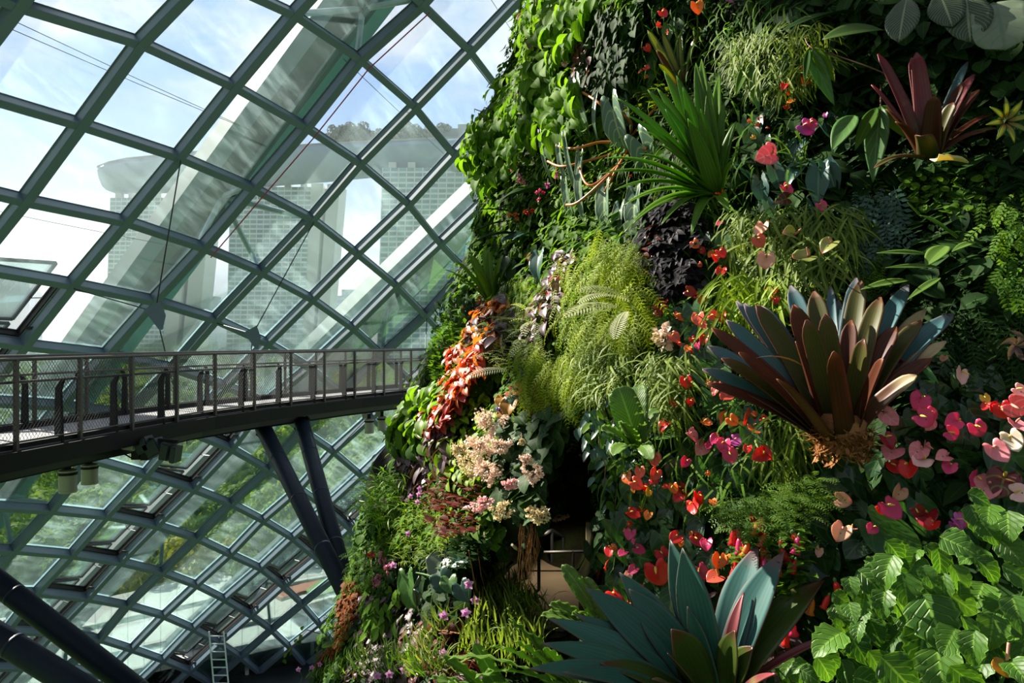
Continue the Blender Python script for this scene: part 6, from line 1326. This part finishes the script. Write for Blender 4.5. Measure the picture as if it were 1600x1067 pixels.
patch('coleus', 'reddish-brown leafy plants in the gap between the teal bromeliad leaves', 'foliage plant', 'leaf_wine', T_small, [(1110, 920), (1200, 910), (1220, 1000), (1150, 990), (1100, 980)], 260, (.05, .09), 'face', (0, .2), .8)
patch('coleus', 'variegated cream and maroon leafy plant right of the upright teal leaves', 'foliage plant', 'leaf_plum', T_small, [(1195, 985), (1240, 975), (1245, 1040), (1205, 1050)], 150, (.05, .09), 'face', (.05, .3), .8)
panicle(1207, 1042, 6, 8, 26, 'petal_white', 'little white flowers right of the upright teal leaves near the bottom edge', 'flower_cluster', 'flower', .45, (.02, .03))
# mint-leaved shrub, bottom right
MS = [leaf_mesh('mint_leaf_%d' % k, MATS['leaf_mint'], lambda k=k: leaf(1, .86 - .06 * k, 'ovate', 12, 8, .45 + .3 * k, .10 + .05 * k, .035, 9, 0, 7)) for k in range(3)]
MINT = [(1530, 778, .10), (1545, 800, .13), (1528, 812, .16), (1496, 850, .15), (1470, 880, .13), (1520, 865, .15), (1450, 900, .10), (1500, 905, .14), (1545, 890, .14), (1580, 860, .14), (1595, 900, .16), (1400, 862, .13), (1385, 890, .17), (1425, 885, .16), (1365, 912, .19), (1415, 920, .16), (1450, 925, .12), (1330, 915, .10), (1350, 935, .14), (1330, 955, .10), (1345, 965, .11), (1380, 940, .14), (1410, 945, .18), (1460, 970, .24), (1500, 940, .15), (1530, 930, .17), (1560, 950, .15), (1590, 955, .15),
    (1295, 1000, .19), (1340, 1010, .16), (1370, 985, .12), (1395, 1000, .17), (1375, 1045, .18), (1360, 1065, .15), (1405, 1055, .2), (1440, 1010, .2), (1485, 1000, .15), (1470, 1050, .22), (1520, 1010, .14), (1535, 1035, .15), (1510, 1060, .15), (1550, 985, .15), (1580, 985, .17), (1600, 1010, .16), (1290, 1045, .14), (1320, 1050, .13), (1250, 1040, .09), (1265, 1055, .10), (1545, 830, .12), (1575, 820, .14), (1420, 980, .12), (1480, 1030, .15), (1340, 985, .10), (1300, 1030, .10), (1435, 1060, .18), (1560, 1010, .12), (1430, 865, .09), (1515, 985, .13), (1475, 915, .12), (1590, 1045, .13)]
rg = np.random.default_rng(77)
for part_i, (lab, sel) in enumerate((('mint-leaved shrub with scalloped bright green leaves in the bottom right, the low left part', lambda x, y: x < 1440), ('mint-leaved shrub with scalloped bright green leaves climbing the right edge', lambda x, y: x >= 1440))):
    pts = [q for q in MINT if sel(q[0], q[1])]; cx, cyy = np.mean([q[0] for q in pts]), np.mean([q[1] for q in pts]) + 40; p, nn = wall_or_edge(cx, min(cyy, 1060)); root = thing('mint_shrub', lab, 'shrub', None, at(cx, cyy, p.y - .1)); c = Vector(root.location)
    for x, y, s in pts + [(q[0] + rg.normal(0, 22), q[1] + rg.normal(8, 18), .08 + .06 * rg.random()) for q in pts for _ in range(2) if len(pts) * 3 < 99]:
        p, nn = wall_or_edge(x, min(y, 1066)); big = (x, y, s) in MINT; P = at(x, y, p.y - (rg.uniform(.38, .62) if big else rg.uniform(.15, .45))); s *= .84
        Y = Vector((rg.normal(0, .55), -.45, -.55 + rg.normal(0, .2))); Z = Vector((-.35 + rg.normal(0, .25), -.45, .75 + rg.normal(0, .2))); R = frame(Y, Z)
        put('leaf', MS[int(rg.integers(0, 3))], TRS(P - c - Vector(R.col[1]) * s * .45, R, s), root)
    for q in range(7):
        x, y, s = pts[q * len(pts) // 7]; p, nn = wall_or_edge(x, min(y, 1060)); P = at(x, y, p.y - .42); b = at(x + 8, y + 95, p.y - .2); mb = MB(); mb.tube([b - c, (b + P) / 2 + Vector((0, -.06, 0)) - c, P - c], [.008, .006, .004], 6); mb.build('stem', MATS['stalk_green'], root, True)
# ------------------------------------------------------------------ the landing in the hollow
ZL = -2.02
plain('landing_floor', (.20, .165, .12), .85, 0, .2, .35, 2.5); plain('post_cream', (.36, .36, .27), .6)
P = [at_z(x, y, ZL) for x, y in ((768, 950), (776, 915), (800, 885), (830, 868), (960, 868), (960, 962), (880, 968))]
mb = MB(); n = len(P); mb.add(P + [p - Vector((0, 0, .15)) for p in P], [tuple(range(n)), tuple(range(2 * n - 1, n - 1, -1))] + [(q, (q + 1) % n, (q + 1) % n + n, q + n) for q in range(n)])
tag(mb.build('landing', MATS['landing_floor']), 'paved landing with railing shadows inside the dark hollow', 'landing')
root = thing('landing_railing', 'thin dark railing around the paved landing in the hollow', 'railing', None, at_z(842, 921, ZL)); c = Vector(root.location); rails = []
for x, y, top in ((842, 921, 838), (862, 880, 828), (880, 872, 838), (895, 894, 860), (812, 930, 850), (822, 905, 850), (938, 890, 850)):
    b = at_z(x, y, ZL); tp = at(x, top, b.y); mb = MB(); mb.tube([b - c, tp - c], .014, 6); mb.build('post', MATS['steel_dark'], root); rails.append(tp - c)
mb = MB(); mb.tube([rails[4], rails[0], rails[1], rails[2]], .016, 6); mb.build('hand_rail', MATS['steel_dark'], root); mb = MB(); d0 = at_z(895, 894, ZL).y; mb.tube([at(838, 863, d0) - c, at(935, 861, d0) - c], .014, 6); mb.build('hand_rail', MATS['steel_dark'], root)
b = at_z(921, 893, ZL); mb = MB(); tp = at(918, 815, b.y); mb.box((b + tp) / 2 , (.022, .022, (tp.z - b.z) / 2)); tag(mb.build('post', MATS['post_cream']), 'cream square post at the right end of the landing', 'post')
b = at_z(894, 868, ZL); mb = MB(); mb.lathe((0, 0, 0), [(.09, 0), (.09, .05), (.085, .09), (.06, .13), (.02, .15)], 20); o = mb.build('dome_lamp', MATS['lamp_metal'], None, True); o.location = b + Vector((0, 0, .05)); tag(o, 'grey dome-shaped lamp on the landing behind the railing', 'lamp')
root = thing('hanging_roots', 'tuft of brown aerial roots hanging in front of the landing railing', 'roots', None, wp(822, 830, .2)); c = Vector(root.location); rr = random.Random(9); p, nn = wall_or_edge(790, 830)
for k in range(34):
    x = rr.uniform(812, 842); a = at(x, rr.uniform(815, 835), p.y - rr.uniform(.1, .35)); l = rr.uniform(.12, .42); mb = MB(); mb.tube([a - c, a + Vector((rr.uniform(-.02, .02), 0, -l * .5)) - c, a + Vector((rr.uniform(-.03, .03), 0, -l)) - c], .0022, 4); mb.build('root', MATS['root_fibre'], root)
root = thing('bleached_twig', 'bleached forked twig in front of the landing', 'twig', None, wp(805, 858, .3)); c = Vector(root.location); mb = MB(); mb.tube([Vector(wp(800, 851, .3)) - c, Vector(wp(806, 856, .32)) - c, Vector(wp(815, 864, .3)) - c], [.009, .012, .006], 6); mb.build('branch', MATS['twig_pale'], root); mb = MB(); mb.tube([Vector(wp(806, 856, .32)) - c, Vector(wp(816, 861, .34)) - c], [.008, .004], 6); mb.build('branch', MATS['twig_pale'], root)

# added lamp, no known fixture: brightens the landing that the sun misses
b = at(868, 905, 6.0); root = thing('added_lamp', 'added warm downlight that brightens the landing in the dark hollow', 'lamp', None, (b.x, b.y + .1, -1.52))
mb = MB(); mb.lathe((0, 0, 0), [(.05, 0), (.05, .07), (.03, .10)], 16); mb.build('housing', MATS['steel_black'], root)
L = bpy.data.lights.new('added_bulb', 'SPOT'); L.energy = 7; L.color = (1, .80, .55); L.spot_size = 2.6; L.spot_blend = .6; L.shadow_soft_size = .02; o = bpy.data.objects.new('added_bulb', L); COL.objects.link(o); o.parent = root; o.location = (0, 0, -.02)
